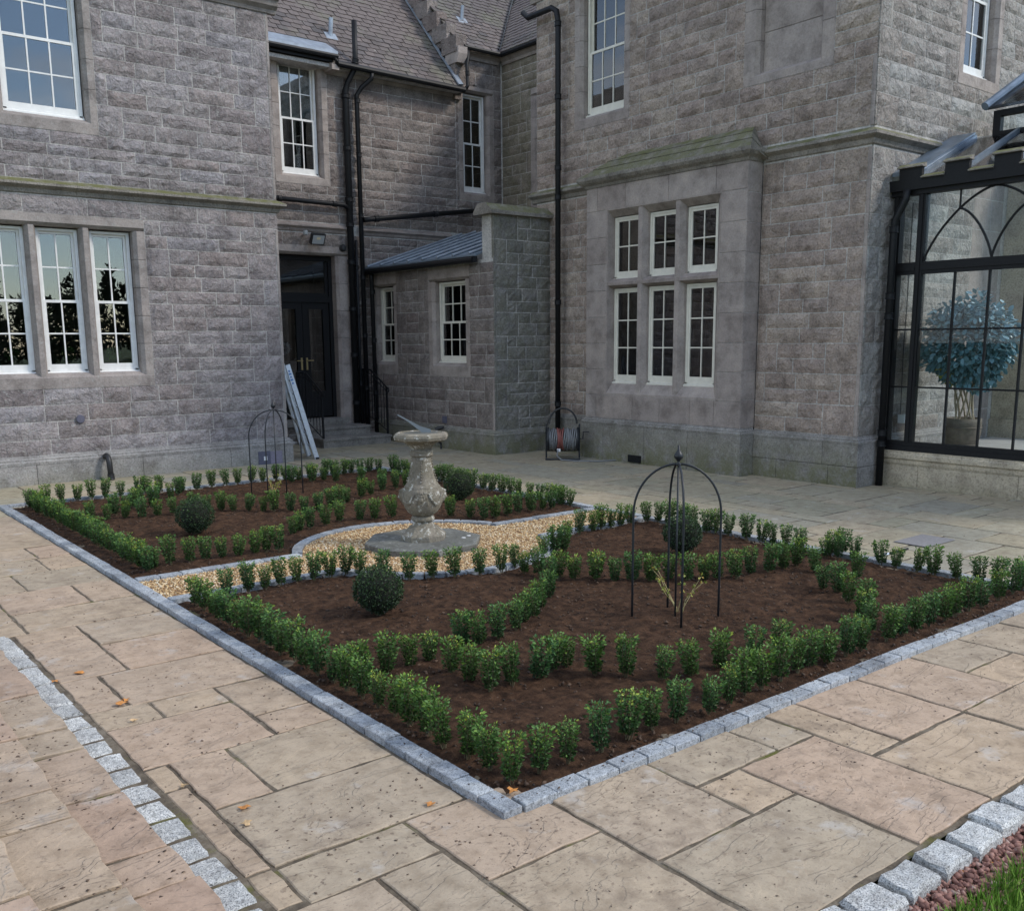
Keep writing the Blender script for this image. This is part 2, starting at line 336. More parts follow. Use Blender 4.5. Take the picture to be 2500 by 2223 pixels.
M['gravelbed'] = simple('gravel_bed', (.26,.165,.085), .95, var=.4, bscale=50, bstr=.6)
def joint_mat():
    m, t, b = newmat('mossy_joint_mortar'); P = pos(t)
    c = ramp(t, nse(t, P, 8, 6, .7), [(.3,(.045,.034,.024)),(.5,(.12,.095,.066)),(.72,(.24,.205,.155))])
    g = nse(t, P, 1.9, 5, .7); c = mixc(t, ramp(t, g, [(.56,(0,0,0)),(.66,(1,1,1))]), c, mixc(t, nse(t, P, 25), (.06,.062,.010), (.14,.14,.022)))
    t.links.new(c, b.inputs['Base Color']); b.inputs['Roughness'].default_value = .95; bump(t, b, nse(t, P, 40, 6), .8, .012); return m
M['joint'] = joint_mat()
def slate_mat():
    m, t, b = newmat('roof_slate'); P = pos(t)
    c = ramp(t, objrand(t), [(0,(.085,.07,.064)),(.3,(.13,.105,.097)),(.55,(.10,.086,.084)),(.8,(.15,.12,.11)),(1,(.07,.062,.062))])
    c = mixc(t, .6, c, ramp(t, nse(t, P, 8, 5), [(.3,(.65,.65,.65)),(.7,(1.25,1.25,1.25))]), 'MULTIPLY')
    g = mul(t, ramp(t, nse(t, P, 1.3, 5, .65), [(.54,(0,0,0)),(.7,(1,1,1))]), .55); c = mixc(t, g, c, (.15,.155,.105))
    l = ramp(t, nse(t, P, 9, 3), [(.70,(0,0,0)),(.73,(1,1,1))]); c = mixc(t, mul(t, l, .5), c, (.42,.42,.40))
    t.links.new(c, b.inputs['Base Color']); b.inputs['Roughness'].default_value = .7; bump(t, b, nse(t, P, 30, 5), .5, .006); return m
M['slate'] = slate_mat()

# ------------------------------------------------------------------ masonry builders
STONE_CACHE = {}
def rock_mesh(w, h, mat, rough, var):
    key = (round(w/.06), round(h, 3), mat.name, round(rough, 3), var)
    if key in STONE_CACHE: return STONE_CACHE[key], round(w/.06)*.06
    w = round(w/.06)*.06; rr = random.Random(str(key))
    nx, nz_ = max(3, min(8, int(w/.085)+1)), (3 if h < .3 else 5); mb = MB()
    off = Vector((rr.uniform(0,90), rr.uniform(0,90), rr.uniform(0,90)))
    idx = {}
    tiltx, tiltz = rr.uniform(-.5,.5), rr.uniform(-.6,.6)
    for i in range(nx+1):
        for k in range(nz_+1):
            fu, fz = i/nx, k/nz_
            ex = .5-abs(fu-.5); ez = .5-abs(fz-.5)
            u, z = (fu-.5)*w, (fz-.5)*h
            edge = i in (0, nx) or k in (0, nz_)
            if edge:
                d = .007; q = rr.uniform(0,.007)
                if i in (0,nx): u -= math.copysign(q,u)
                if k in (0,nz_): z -= math.copysign(rr.uniform(0,.006),z)
            else:
                n = noise.noise(off+Vector((u*7, z*9, 0)))*.7 + noise.noise(off+Vector((u*19, z*23, 5)))*.45
                d = .010 + rough*(.42 + n*.9 + tiltx*(fu-.5) + tiltz*(fz-.5)); d = max(.005, d)
                u += rr.uniform(-.3,.3)*w/nx*.6; z += rr.uniform(-.3,.3)*h/nz_*.6
            idx[i,k] = len(mb.v); mb.v.append((u, -d, z))
    for i in range(nx):
        for k in range(nz_): mb.f.append((idx[i,k], idx[i+1,k], idx[i+1,k+1], idx[i,k+1]))
    per = [(i,0) for i in range(nx+1)] + [(nx,k) for k in range(1,nz_+1)] + [(i,nz_) for i in range(nx-1,-1,-1)] + [(0,k) for k in range(nz_-1,0,-1)]
    b0 = len(mb.v); c = {}
    for q in ((0,0),(nx,0),(nx,nz_),(0,nz_)):
        c[q] = len(mb.v); p = mb.v[idx[q]]; mb.v.append((p[0], .03, p[2]))
    def side(a, b, run): mb.f.append(tuple([c[b], c[a]] + [idx[q] for q in run]))
    side((0,0),(nx,0),[(i,0) for i in range(nx+1)]); side((nx,0),(nx,nz_),[(nx,k) for k in range(nz_+1)])
    side((nx,nz_),(0,nz_),[(i,nz_) for i in range(nx,-1,-1)]); side((0,nz_),(0,0),[(0,k) for k in range(nz_,-1,-1)])
    me = mesh_of(mb, 'stone'); me.materials.append(mat); STONE_CACHE[key] = me; return me, w

def put_stone(parent, pl, u0, u1, z0, z1, mat, name='stone', rough=.03, gap=.008):
    w, h = u1-u0-gap, z1-z0-gap
    if w < .03 or h < .03: return
    me, mw = rock_mesh(w, h, mat, rough, RND.randrange(4))
    return inst(name, me, None, pl.p((u0+u1)/2, 0, (z0+z1)/2), parent, pl.rot(), (w/mw, 1, 1))

FLAT_CACHE = {}
def put_flat(parent, pl, u0, u1, z0, z1, mat, name='dressed_stone', d0=-.05, d1=.006, gap=.006, bev=.006):
    key = (round(u1-u0,3), round(z1-z0,3), round(d0,3), round(d1,3), mat.name)
    me = FLAT_CACHE.get(key)
    if me is None:
        w, h = u1-u0-gap, z1-z0-gap; a = [(-w/2,-h/2),(w/2,-h/2),(w/2,h/2),(-w/2,h/2)]; b = [(x-math.copysign(bev,x), z-math.copysign(bev,z)) for x, z in a]
        mb = MB(); mb.add([(x,-d0,z) for x, z in a]+[(x,-d1+bev*.6,z) for x, z in a]+[(x,-d1,z) for x, z in b],
            [(3,2,1,0)]+[(i,(i+1)%4,4+(i+1)%4,4+i) for i in range(4)]+[(4+i,4+(i+1)%4,8+(i+1)%4,8+i) for i in range(4)]+[(8,9,10,11)])
        me = mesh_of(mb, name); me.materials.append(mat); FLAT_CACHE[key] = me
    return inst(name, me, None, pl.p((u0+u1)/2, 0, (z0+z1)/2), parent, pl.rot())

def core(parent, pl, u0, u1, z0, z1, holes, mat, thick=.4, front=0.0035):
    us = sorted({u0,u1,*[min(max(h[0],u0),u1) for h in holes],*[min(max(h[1],u0),u1) for h in holes]})
    zs = sorted({z0,z1,*[min(max(h[2],z0),z1) for h in holes],*[min(max(h[3],z0),z1) for h in holes]})
    mb = MB()
    for a, b in zip(us, us[1:]):
        run = None
        for c, d in zip(zs, zs[1:]):
            if any(h[0]-1e-6 <= a and b <= h[1]+1e-6 and h[2]-1e-6 <= c and d <= h[3]+1e-6 for h in holes):
                if run: pl.box(mb, a, b, front, front-thick, *run); run = None
            else: run = (run[0], d) if run else (c, d)
        if run: pl.box(mb, a, b, front, front-thick, *run)
    return obj('wall_core', mb, mat, parent)

def intervals(u0, u1, za, zb, holes):
    """free runs of [u0,u1] in the band za..zb, with a flag for which ends touch a hole"""
    cuts = sorted((max(h[0],u0), min(h[1],u1)) for h in holes if h[2] < zb-.04 and h[3] > za+.04 and h[1] > u0 and h[0] < u1)
    res = []; a = u0; al = False
    for c, d in cuts:
        if c - a > .02: res.append((a, c, al, True))
        a = max(a, d); al = True
    if u1 - a > .02: res.append((a, u1, al, False))
    return res

def rock_wall(parent, pl, u0, u1, z0, z1, holes, mat, quoin=(False, False), ch=.205, rough=.03, wmin=.42, wmax=.9, margin=.05, dmat=None):
    """snecked rock-faced walling: tall end stones two courses high, two thin courses between them"""
    cutz = [z0]
    for e in sorted(h[k] for h in holes for k in (2,3) if z0+.1 < h[k] < z1-.1):
        if e-cutz[-1] > .1: cutz.append(e)
    cutz.append(z1); rows_ = []
    for c0, c1 in zip(cutz, cutz[1:]):
        n2 = max(1, round((c1-c0)/(2*ch))); rows_ += [(c0+(c1-c0)*q/n2, c0+(c1-c0)*(q+1)/n2) for q in range(n2)]
    for r, (za, zb) in enumerate(rows_):
        for ba, bb in ((za, zb),):
            full = (bb-ba) > .32
            for a, b, lh, rh in intervals(u0, u1, ba, bb, holes):
                x0, x1 = a, b
                if full and b-a > .9:
                    alt = r % 2
                    if (quoin[0] and not lh):
                        if dmat and margin: put_flat(parent, pl, a, a+margin+.003, ba, bb, dmat, 'quoin_margin', d1=.012)
                        w = .30 if alt else .56; put_stone(parent, pl, a+margin, a+w, ba, bb, mat, 'quoin', rough); x0 = a+w
                    elif lh and RND.random() < .75:
                        w = .16 if alt else .36; put_stone(parent, pl, a, a+w, ba, bb, mat, 'rybat_stone', rough); x0 = a+w
                    if (quoin[1] and not rh):
                        if dmat and margin: put_flat(parent, pl, b-margin-.003, b, ba, bb, dmat, 'quoin_margin', d1=.012)
                        w = .30 if alt else .56; put_stone(parent, pl, b-w, b-margin, ba, bb, mat, 'quoin', rough); x1 = b-w
                    elif rh and RND.random() < .75:
                        w = .16 if alt else .36; put_stone(parent, pl, b-w, b, ba, bb, mat, 'rybat_stone', rough); x1 = b-w
                rows = [(ba, bb)] if bb-ba < .3 else ([(ba, ba+(bb-ba)*.5), (ba+(bb-ba)*.5, bb)])
                if len(rows) == 2:
                    sp = ba+(bb-ba)*RND.choice((.46,.5,.54)); rows = [(ba, sp), (sp, bb)]
                if b-a < .42 and full and RND.random() < .6: rows = [(ba, bb)]
                for q0, q1 in rows:
                    x = x0
                    first = True
                    while x1-x > .02:
                        w = RND.uniform(wmin, wmax)*(RND.uniform(.4,1) if first else 1); first = False
                        if x1-x-w < .22: w = x1-x if x1-x < wmax*1.15 else (x1-x)/2
                        put_stone(parent, pl, x, x+w, q0, q1, mat, 'stone', rough); x += w

def ashlar(parent, pl, u0, u1, z0, z1, holes, mat, ch=.42, wmin=.5, wmax=1.0, name='dressed_stone', d1=.006):
    zs = sorted({z0, z1, *[h[k] for h in holes for k in (2,3) if z0 < h[k] < z1]})
    for a, b in zip(zs, zs[1:]):
        n = max(1, round((b-a)/ch)); hh = (b-a)/n
        for r in range(n):
            za, zb = a+r*hh, a+(r+1)*hh
            for x0, x1, _, _ in intervals(u0, u1, za, zb, holes):
                x = x0; first = True
                while x1-x > .02:
                    w = RND.uniform(wmin, wmax)*(RND.uniform(.5,1) if first else 1); first = False
                    if x1-x-w < .2: w = x1-x
                    put_flat(parent, pl, x, x+w, za, zb, mat, name, d1=d1); x += w

def profile_run(parent, pl, u0, u1, prof, mat, name='string_course', seg=1.35, gap=.004, m0=0, m1=0):
    x = u0; n = max(1, round((u1-u0)/seg))
    for i in range(n):
        a = u0+(u1-u0)*i/n; b = u0+(u1-u0)*(i+1)/n
        mb = MB(); pl.prof(mb, a+(gap if i else 0), b, prof, 0 if i else m0, m1 if i == n-1 else 0); obj(name, mb, mat, parent)

STRING = lambda z0, z1, p=.12: [(-.05,z0),(.01,z0),(.03,z0+.015),(.045,z0+(z1-z0)*.38),(p*.7,z0+(z1-z0)*.5),(p,z0+(z1-z0)*.62),(p,z1-.035),(.0,z1+.03),(-.05,z1+.03)]
PLINTH = lambda z0, z1, d: [(-.03,z0),(d,z0),(d+.006,z0+(z1-z0)*.3),(d*.75,z0+(z1-z0)*.45),(d*.78,z0+(z1-z0)*.62),(d*.35,z0+(z1-z0)*.78),(d*.3,z1-.008),(.0,z1),(-.03,z1)]

def surround(parent, pl, u0, u1, z0, z1, mat, m=.16, sill_h=.16, lint_h=.2, depth=.24, bl=.42, sill_slope=True, chamfer=True):
    """dressed stone margin round an opening; returns the hole it needs in the wall"""
    n = max(1, round((z1-z0)/bl))
    for sd in (0, 1):
        for i in range(n):
            za, zb = z0+(z1-z0)*i/n-(.085 if i == 0 else 0), z0+(z1-z0)*(i+1)/n
            mb = MB()
            g = .003
            if sd == 0: poly = [(u0-m,.007),(u0-.05,.007),(u0,-.05),(u0,-depth),(u0-m,-depth)]
            else: poly = [(u1+m,.007),(u1+.05,.007),(u1,-.05),(u1,-depth),(u1+m,-depth)]
            mb.prism([pl.p(u,d,za+g) for u, d in poly], (0,0,zb-za-2*g)); obj('jamb_stone', mb, mat, parent)
    mb = MB(); pl.prof(mb, u0-m, u1+m, [(.007,z1+.045),(.007,z1+lint_h),(-depth,z1+lint_h),(-depth,z1),(-.05,z1)]); obj('lintel', mb, mat, parent)
    mb = MB(); pl.prof(mb, u0-m, u1+m, [(-depth,z0-.004),(-.10,z0-.004),(.012,z0-.07 if sill_slope else z0-.01),(.012,z0-sill_h),(-depth,z0-sill_h)]); obj('sill', mb, mat, parent)
    return (u0-m, u1+m, z0-sill_h, z1+lint_h)

def sash_window(parent, pl, u0, u1, z0, z1, cols, rows, d=-.17, frac=.5, mat=None, fw_=.046, label=None, room=True, curtain=None, room_depth=1.0, casement=False, rows_up=None):
    """white timber window: frame, two sashes with glazing bars, every pane its own piece"""
    mat = mat or M['white']; w = empty('window', pl.p((u0+u1)/2, d, z0), parent)
    if label: w['label'] = label
    fb = MB(); f = fw_; d0, d1 = d-.10, d+.02
    pl.box(fb, u0, u0+f, d0, d1, z0, z1); pl.box(fb, u1-f, u1, d0, d1, z0, z1)
    pl.box(fb, u0+f, u1-f, d0, d1, z1-f*.8, z1)
    pl.prof(fb, u0-.01, u1+.01, [(d0,z0-.045),(d+.06,z0-.045),(d+.06,z0-.02),(d+.02,z0+.0),(d+.02,z0+.02),(d0,z0+.02)])
    obj('frame', fb, mat, w)
    iu0, iu1, iz0, iz1 = u0+f, u1-f, z0+.02, z1-f*.8; zm = iz0+(iz1-iz0)*(1-frac)
    st, bar = .034, .0105
    groups = [(iz0, zm+.02, d-.012, .085, rows)] + ([(zm-.02, iz1, d-.055, .045, rows_up or rows)] if frac else [])
    if frac == 0: groups = [(iz0, iz1, d-.012, .09, rows)]
    PM = None
    for gi, (a, b, dd, rail, rw) in enumerate(groups):
        sb = MB(); t0, t1 = dd-.022, dd+.02
        pl.box(sb, iu0, iu0+st, t0, t1, a, b); pl.box(sb, iu1-st, iu1, t0, t1, a, b)
        rb = rail if gi == 0 else .04; rtp = .04
        pl.box(sb, iu0+st, iu1-st, t0, t1-.002, a, a+rb); pl.box(sb, iu0+st, iu1-st, t0, t1-.002, b-rtp, b)
        pu0, pu1, pz0, pz1 = iu0+st, iu1-st, a+rb, b-rtp
        for i in range(1, cols): x = pu0+(pu1-pu0)*i/cols; pl.box(sb, x-bar, x+bar, t0+.004, t1-.006, pz0, pz1)
        for k in range(1, rw): z = pz0+(pz1-pz0)*k/rw; pl.box(sb, pu0, pu1, t0+.006, t1-.009, z-bar, z+bar)
        obj('sash', sb, mat, w)
        pw, ph = (pu1-pu0)/cols, (pz1-pz0)/rw
        pm = MB(); pm.box(-pw/2+.004, pw/2-.004, -.0015, .0015, -ph/2+.004, ph/2-.004); PM = mesh_of(pm, 'pane'); PM.materials.append(M['glass'])
        for i in range(cols):
            for k in range(rw):
                rz = pl.rot()
                inst('pane', PM, None, pl.p(pu0+pw*(i+.5), dd+.002, pz0+ph*(k+.5)), w, (RND.uniform(-.004,.004), 0, rz[2]+RND.uniform(-.004,.004)))
    if room:
        rb = MB(); q = .25; D = d-.13
        a, b = u0-q, u1+q; c, e = z0-q, z1+q; dp = D-room_depth
        for box_ in ((a, b, dp-.02, dp, c, e), (a-.02, a, dp, D, c, e), (b, b+.02, dp, D, c, e), (a, b, dp, D, c-.02, c), (a, b, dp, D, e, e+.02)): pl.box(rb, *box_[:2], box_[2], box_[3], box_[4], box_[5])
        obj('room_lining', rb, M['dark'], w)
    if curtain:
        for (ca, cb, za, zb, cm) in curtain:
            mb = MB(); n = 14
            for i in range(n):
                x0 = ca+(cb-ca)*i/n; x1 = ca+(cb-ca)*(i+1)/n; e = .02*(1 if i % 2 else -1)
                mb.prism([pl.p(x0,d-.10+e,za), pl.p(x1,d-.10-e,za), pl.p(x1,d-.104-e,za), pl.p(x0,d-.104+e,za)], (0,0,zb-za))
            obj('curtain', mb, M[cm], w)
    return w

# ------------------------------------------------------------------ ground, paving, steps
def sheet(name, x0, x1, y0, y1, z, mat, kind='structure'):
    mb = MB(); mb.add([(x0,y0,z),(x1,y0,z),(x1,y1,z),(x0,y1,z)], [(0,1,2,3)]); return tag(obj(name, mb, mat, fix=False), kind=kind)
LAWN_SOIL = simple('lawn_ground', (.05,.085,.02), .95, var=.4, bscale=6)
ground = sheet('ground', -420, 420, -420, 420, -.13, LAWN_SOIL)
sheet('lawn', -1.2, 30, -30, -1.40, -.07, LAWN_SOIL)
paving = sheet('paving', -1.3, 16.5, -1.27, 15.4, -.006, M['joint'])
paving['label'] = 'riven sandstone paving round the planted bed'

SLABM = {}
def slab_obj(x0, x1, y0, y1, z, mat, parent, name='slab', th=.03, jit=.0065, gap=.019, tilt=.006, ragged=None):
    w, l = x1-x0-gap, y1-y0-gap
    if w < .05 or l < .05: return
    pts = []; r = RND
    def edge(a, b, n, keep):
        for i in range(n):
            t = i/n; p = (a[0]+(b[0]-a[0])*t, a[1]+(b[1]-a[1])*t)
            j = jit if i else jit*.5
            pts.append((p[0]+r.uniform(-j,j), p[1]+r.uniform(-j,j)))
    nx, ny = max(2, int(w/.085)), max(2, int(l/.085)); c = [(-w/2,-l/2),(w/2,-l/2),(w/2,l/2),(-w/2,l/2)]
    edge(c[0],c[1],nx,0); edge(c[1],c[2],ny,0); edge(c[2],c[3],nx,0); edge(c[3],c[0],ny,0)
    tx, ty, h = r.uniform(-tilt,tilt), r.uniform(-tilt,tilt), r.uniform(-.002,.003)
    zz = lambda p: h + tx*p[0]/max(w,.3) + ty*p[1]/max(l,.3)
    n = len(pts); ins = [(p[0]*(1-.010/w), p[1]*(1-.010/l)) for p in pts]
    mb = MB(); mb.v = [(p[0],p[1],-th) for p in pts]+[(p[0],p[1],zz(p)-.004) for p in pts]+[(p[0],p[1],zz(p)) for p in ins]
    mb.f = [tuple(range(n-1,-1,-1)), tuple(range(2*n,3*n))] + [(k*n+i, k*n+(i+1)%n, (k+1)*n+(i+1)%n, (k+1)*n+i) for k in (0,1) for i in range(n)]
    me = mesh_of(mb, name, fix=False); me.materials.append(mat)
    return inst(name, me, None, ((x0+x1)/2, (y0+y1)/2, z), parent)

HAND = [(-.95,-.35,-.03,.28),(-1.07,-.95,.29,1.21),(-1.07,-.95,0,.29),(-.95,-.01,.28,.9),(-.95,-.65,.9,1.51),(-1.07,-.95,1.21,1.51),(-.65,-.01,.9,1.51),
 (-1.07,-.36,1.51,2.13),(-.36,-.01,1.51,1.82),(-.36,-.01,1.82,2.41),(-.74,-.36,2.13,2.41),(-1.07,-.74,2.13,2.45),(-1.07,-.84,2.45,3.08),(-.84,-.01,2.41,3.07),
 (-1.07,-.65,3.08,4.04),(-.65,-.01,3.07,3.72),(-.65,-.01,3.72,4.33),(-1.07,-.65,4.04,4.33),(-.97,-.01,4.33,4.95),(-1.25,-.97,4.33,5.3),(-.36,-.01,4.95,5.64),(-.97,-.36,4.95,5.64),
 (-1.25,-.97,5.3,6.3),(-.97,-.68,5.64,6.36),(-.68,-.01,5.64,6.36),(-.34,-.01,6.36,6.98),(-.95,-.34,6.36,6.98),
 (-.35,.26,-.33,.28),(-.35,.26,-1.25,-.33),(-.67,-.35,-.66,-.03),(-1.07,-.67,-.66,-.03),(-1.07,-.35,-1.25,-.66),(.26,.88,-.65,.03),(.88,1.19,-.65,-.32),(.88,1.51,-.32,.03),
 (1.51,1.82,-.32,.03),(1.82,2.1,-.65,.03),(1.19,1.82,-1.25,-.32),(.26,1.19,-1.25,-.65),(1.82,2.73,-1.25,-.66),(2.1,2.73,-.66,.03),(2.73,3.36,-.66,.03),(2.73,3.65,-1.25,-.66),
 (3.36,3.98,-.37,.03),(3.36,3.98,-.66,-.37),(3.65,4.6,-1.25,-.66),(3.98,4.6,-.66,.03),(4.6,5.22,-.33,.03),(4.6,5.53,-1.25,-.33)]
G0 = .305
nslab = 0
occ = set(); OX, OY = -1.22, -1.25
NXC, NYC = 50, 55
def cell(i, j): return (OX+i*G0, OY+j*G0)
for i in range(NXC):
    for j in range(NYC):
        x, y = cell(i, j); cx, cy = x+G0/2, y+G0/2
        blocked = (0.06 < cx < 5.66 and .06 < cy < 10.44) or any(a < cx < b and c < cy < d for a, b, c, d in HAND)
        blocked |= (cx > 9.85 and cy > 4.2) or (cx > 8.4 and cy > 10.9) or (cx < 4.9 and cy > 12.55) or (cx > 10.35) or cy > 15.2
        blocked |= cx < -1.25 or (cx < -1.02 and cy < 4.3) or (6.5 < cx < 7.9 and 14.3 < cy) or (cy > 15.0) or (cx < 0 and cy < 7 and cx > -1.0)
        if blocked: occ.add((i, j))
for s in HAND:
    slab_obj(*s, 0, M['slab'], paving); nslab += 1
SZ = [(3,2),(2,3),(3,2),(2,2),(3,3),(2,3),(4,2),(2,1),(1,2),(3,1),(2,2)]
rs = random.Random(11)
for j in range(NYC):
    for i in range(NXC):
        if (i, j) in occ: continue
        opts = SZ[:]; rs.shuffle(opts)
        for a, b in opts+[(1,1)]:
            cs = [(i+p, j+q) for p in range(a) for q in range(b)]
            if all(c not in occ and c[0] < NXC and c[1] < NYC for c in cs): break
        occ.update(cs); x, y = cell(i, j); x1, y1 = x+a*G0, y+b*G0
        if y1 > 14.9: y1 = 15.09
        far = x > 5.2 or y > 9.5 or (x > 3.5 and y > 6)
        slab_obj(x, x1, y, y1, 0, M['slab_far'] if far else M['slab'], paving, gap=.025 if far else .019); nslab += 1
print('slabs', nslab)

# flush grey drain cover and odd slab near the bed
mb = MB(); mb.box(6.62,7.18,1.62,1.98,.004,.010); tag(obj('drain_cover', mb, simple('grey_cover_slab', (.235,.225,.225), .8, var=.15)), 'smooth grey cover slab set flush in the paving beside the metal rod', 'drain cover')
mb = MB(); mb.tube([(5.76,1.70,.016),(6.37,1.69,.016)], .011, 8); rod = thing('metal_rod', 'thin metal rod lying on the paving behind the bed', 'rod', (6.05,1.69,0))
obj('shaft', mb, M['iron'], rod)
mb = MB(); mb.tube([(5.95,1.697,.016),(6.02,1.696,.016)], .014, 8); obj('silver_collar', mb, M['alu'], rod)

# steps on the near left: three treads climbing to the terrace
steps = tag(empty('terrace_steps', (-1.6,0,0)), kind='structure')
mbr = MB()
for k, (xe, z) in enumerate(((-1.275,.15),(-1.575,.30),(-1.87,.45))):
    mbr.box(-3.6, xe-.045, -4.2, 6.0, z-.17 if k else -.12, z-.012)
obj('riser', mbr, M['joint'], steps)
for k, (xe, xb, z) in enumerate(((-1.275,-1.60,.15),(-1.575,-1.90,.30),(-1.87,-2.7,.45))):
    cuts = [[-4.2,-3.1,-2.2,-1.3,-.45,.17,.47,1.05,1.62,1.93,2.55,3.2,3.9,4.6,5.4,6.0],[-4.2,-3.3,-2.5,-1.6,-.75,.02,.62,.92,1.55,2.3,2.9,3.6,4.4,5.2,6.0],[-4.2,-3.4,-2.4,-1.5,-.7,-.1,.55,1.2,2.0,2.9,3.7,4.6,5.3,6.0]][k]
    for a, b in zip(cuts, cuts[1:]):
        slab_obj(xb, xe+RND.uniform(-.008,.008), a, b, z, M['slab_step'], steps, 'tread', .045, .010, .022, .006)

# ------------------------------------------------------------------ granite setts
SETT = {}
def sett_mesh(l, w, h, mat, var, rough):
    k = (round(l,3), round(w,3), h, mat.name, var)
    if k in SETT: return SETT[k]
    rr = random.Random(str(k)); mb = MB(); b = .004 if not rough else .014
    def ring(ins, z, j): return [(x+rr.uniform(-j,j), y+rr.uniform(-j,j), z+rr.uniform(-j,j)*.6) for x, y in
        ((-l/2+ins,-w/2+ins),(0,-w/2+ins*.8),(l/2-ins,-w/2+ins),(l/2-ins*.8,0),(l/2-ins,w/2-ins),(0,w/2-ins*.8),(-l/2+ins,w/2-ins),(-l/2+ins*.8,0))]
    j = .001 if not rough else .009
    R = [ring(0,-.12,0), ring(0,h-b,j), ring(b,h,j)]; mb.v = [p for r in R for p in r]+[(0,0,h+(0 if not rough else .003))]
    for q in (0,1):
        for i in range(8): mb.f.append((q*8+i, q*8+(i+1)%8, (q+1)*8+(i+1)%8, (q+1)*8+i))
    for i in range(8): mb.f.append((16+i, 16+(i+1)%8, 24))
    me = mesh_of(mb, 'sett', fix=False); me.materials.append(mat); SETT[k] = me; return me
edging = thing('granite_edging', 'blue grey granite sett edging round the planted bed and gravel path', 'edging', (2.86,5.2,0))
def sett_run(parent, p0, p1, mat, l=.2, w=.1, h=.036, gap=.009, rough=False, jit=.004, zj=.003):
    p0, p1 = Vector((*p0,0)), Vector((*p1,0)); Ln = (p1-p0).length; d = (p1-p0)/Ln; n = max(1, round(Ln/l)); st = Ln/n
    ang = math.atan2(d.y, d.x); s = Vector((-d.y, d.x, 0))
    for i in range(n):
        ll = st-gap; p = p0 + d*(st*(i+.5)) + s*RND.uniform(-jit,jit)
        inst('sett', sett_mesh(ll, w, h, mat, RND.randrange(5), rough), None, (p.x, p.y, RND.uniform(-zj,zj)), parent, (0,0,ang+RND.uniform(-.012,.012)))
BW, BL = 5.72, 10.50
sett_run(edging, (.05,0),(.05,BL), M['granite']); sett_run(edging, (BW-.05,0),(BW-.05,BL), M['granite'])
sett_run(edging, (.105,.05),(BW-.105,.05), M['granite']); sett_run(edging, (.105,BL-.05),(BW-.105,BL-.05), M['granite'])
PC = Vector((2.85,4.92)); PR = 1.27; PY0, PY1 = 4.50, 5.32
for yy in (PY0, PY1):
    dx = math.sqrt(PR**2-(yy-PC.y)**2)
    sett_run(edging, (.105,yy),(PC.x-dx+.02,yy), M['granite'], h=.04); sett_run(edging, (PC.x+dx-.02,yy),(BW-.105,yy), M['granite'], h=.04)
a0 = math.asin((PY1-PC.y)/PR)+.05; a1 = math.asin((PC.y-PY0)/PR)+.05
def arc_setts(t0, t1):
    n = round((t1-t0)*PR/.19)
    for i in range(n):
        t = t0+(t1-t0)*(i+.5)/n; inst('sett', sett_mesh((t1-t0)*PR/n-.012, .1, .04, M['granite'], RND.randrange(5), False), None, (PC.x+PR*math.cos(t), PC.y+PR*math.sin(t), RND.uniform(-.003,.003)), edging, (0,0,t+math.pi/2))
arc_setts(a0, math.pi-a0); arc_setts(math.pi+a1, 2*math.pi-a1)

kerb = thing('sett_kerb', 'row of pale rough granite setts between the steps and the paving', 'kerb', (-1.17,2,0))
sett_run(kerb, (-1.165,-1.2),(-1.165,4.4), M['granite_pale'], .215, .15, .005, .026, True, .006, .006)
kerb2 = thing('sett_kerb', 'row of pale granite setts edging the paving beside lawn and red chippings', 'kerb', (2,-1.34,0))
sett_run(kerb2, (-.2,-1.345),(6.3,-1.345), M['granite_pale'], .25, .155, .014, .034, True, .008, .006)

# ------------------------------------------------------------------ soil, gravel
def soil_region(name, x0, x1, y0, y1, hole_r, label):
    st = .034; nx, ny = int((x1-x0)/st), int((y1-y0)/st); mb = MB(); ids = {}
    for i in range(nx+1):
        for j in range(ny+1):
            x, y = x0+(x1-x0)*i/nx, y0+(y1-y0)*j/ny
            e = min(x-x0, x1-x, y-y0, y1-y, max(0, (Vector((x,y))-PC).length-hole_r))
            z = -.005 + .028*min(1, e/.25) + .016*noise.noise(Vector((x*2.3,y*2.3,1))) + .020*noise.noise(Vector((x*8,y*8,4))) + .014*noise.noise(Vector((x*21,y*21,9)))
            ids[i,j] = len(mb.v); mb.v.append((x,y,z))
    for i in range(nx):
        for j in range(ny):
            x, y = x0+(x1-x0)*(i+.5)/nx, y0+(y1-y0)*(j+.5)/ny
            if (Vector((x,y))-PC).length < hole_r-.02: continue
            mb.f.append((ids[i,j],ids[i+1,j],ids[i+1,j+1],ids[i,j+1]))
    o = obj(name, mb, M['soil'], smooth=True, fix=False); return tag(o, label, kind='structure')
soil_region('soil_bed', .09, BW-.09, .09, PY0-.03, PR-.02, 'dark brown soil of the near planted half')
soil_region('soil_bed', .09, BW-.09, PY1+.03, BL-.09, PR-.02, 'dark brown soil of the far planted half')
mb = MB(); mb.box(.1, BW-.1, PY0+.04, PY1-.04, -.05, .012); n = 48
mb.lathe([(PR-.04,-.045),(PR-.04,.0155)], (PC.x,PC.y,0), n); tag(obj('gravel_bed', mb, M['gravelbed']), kind='structure')

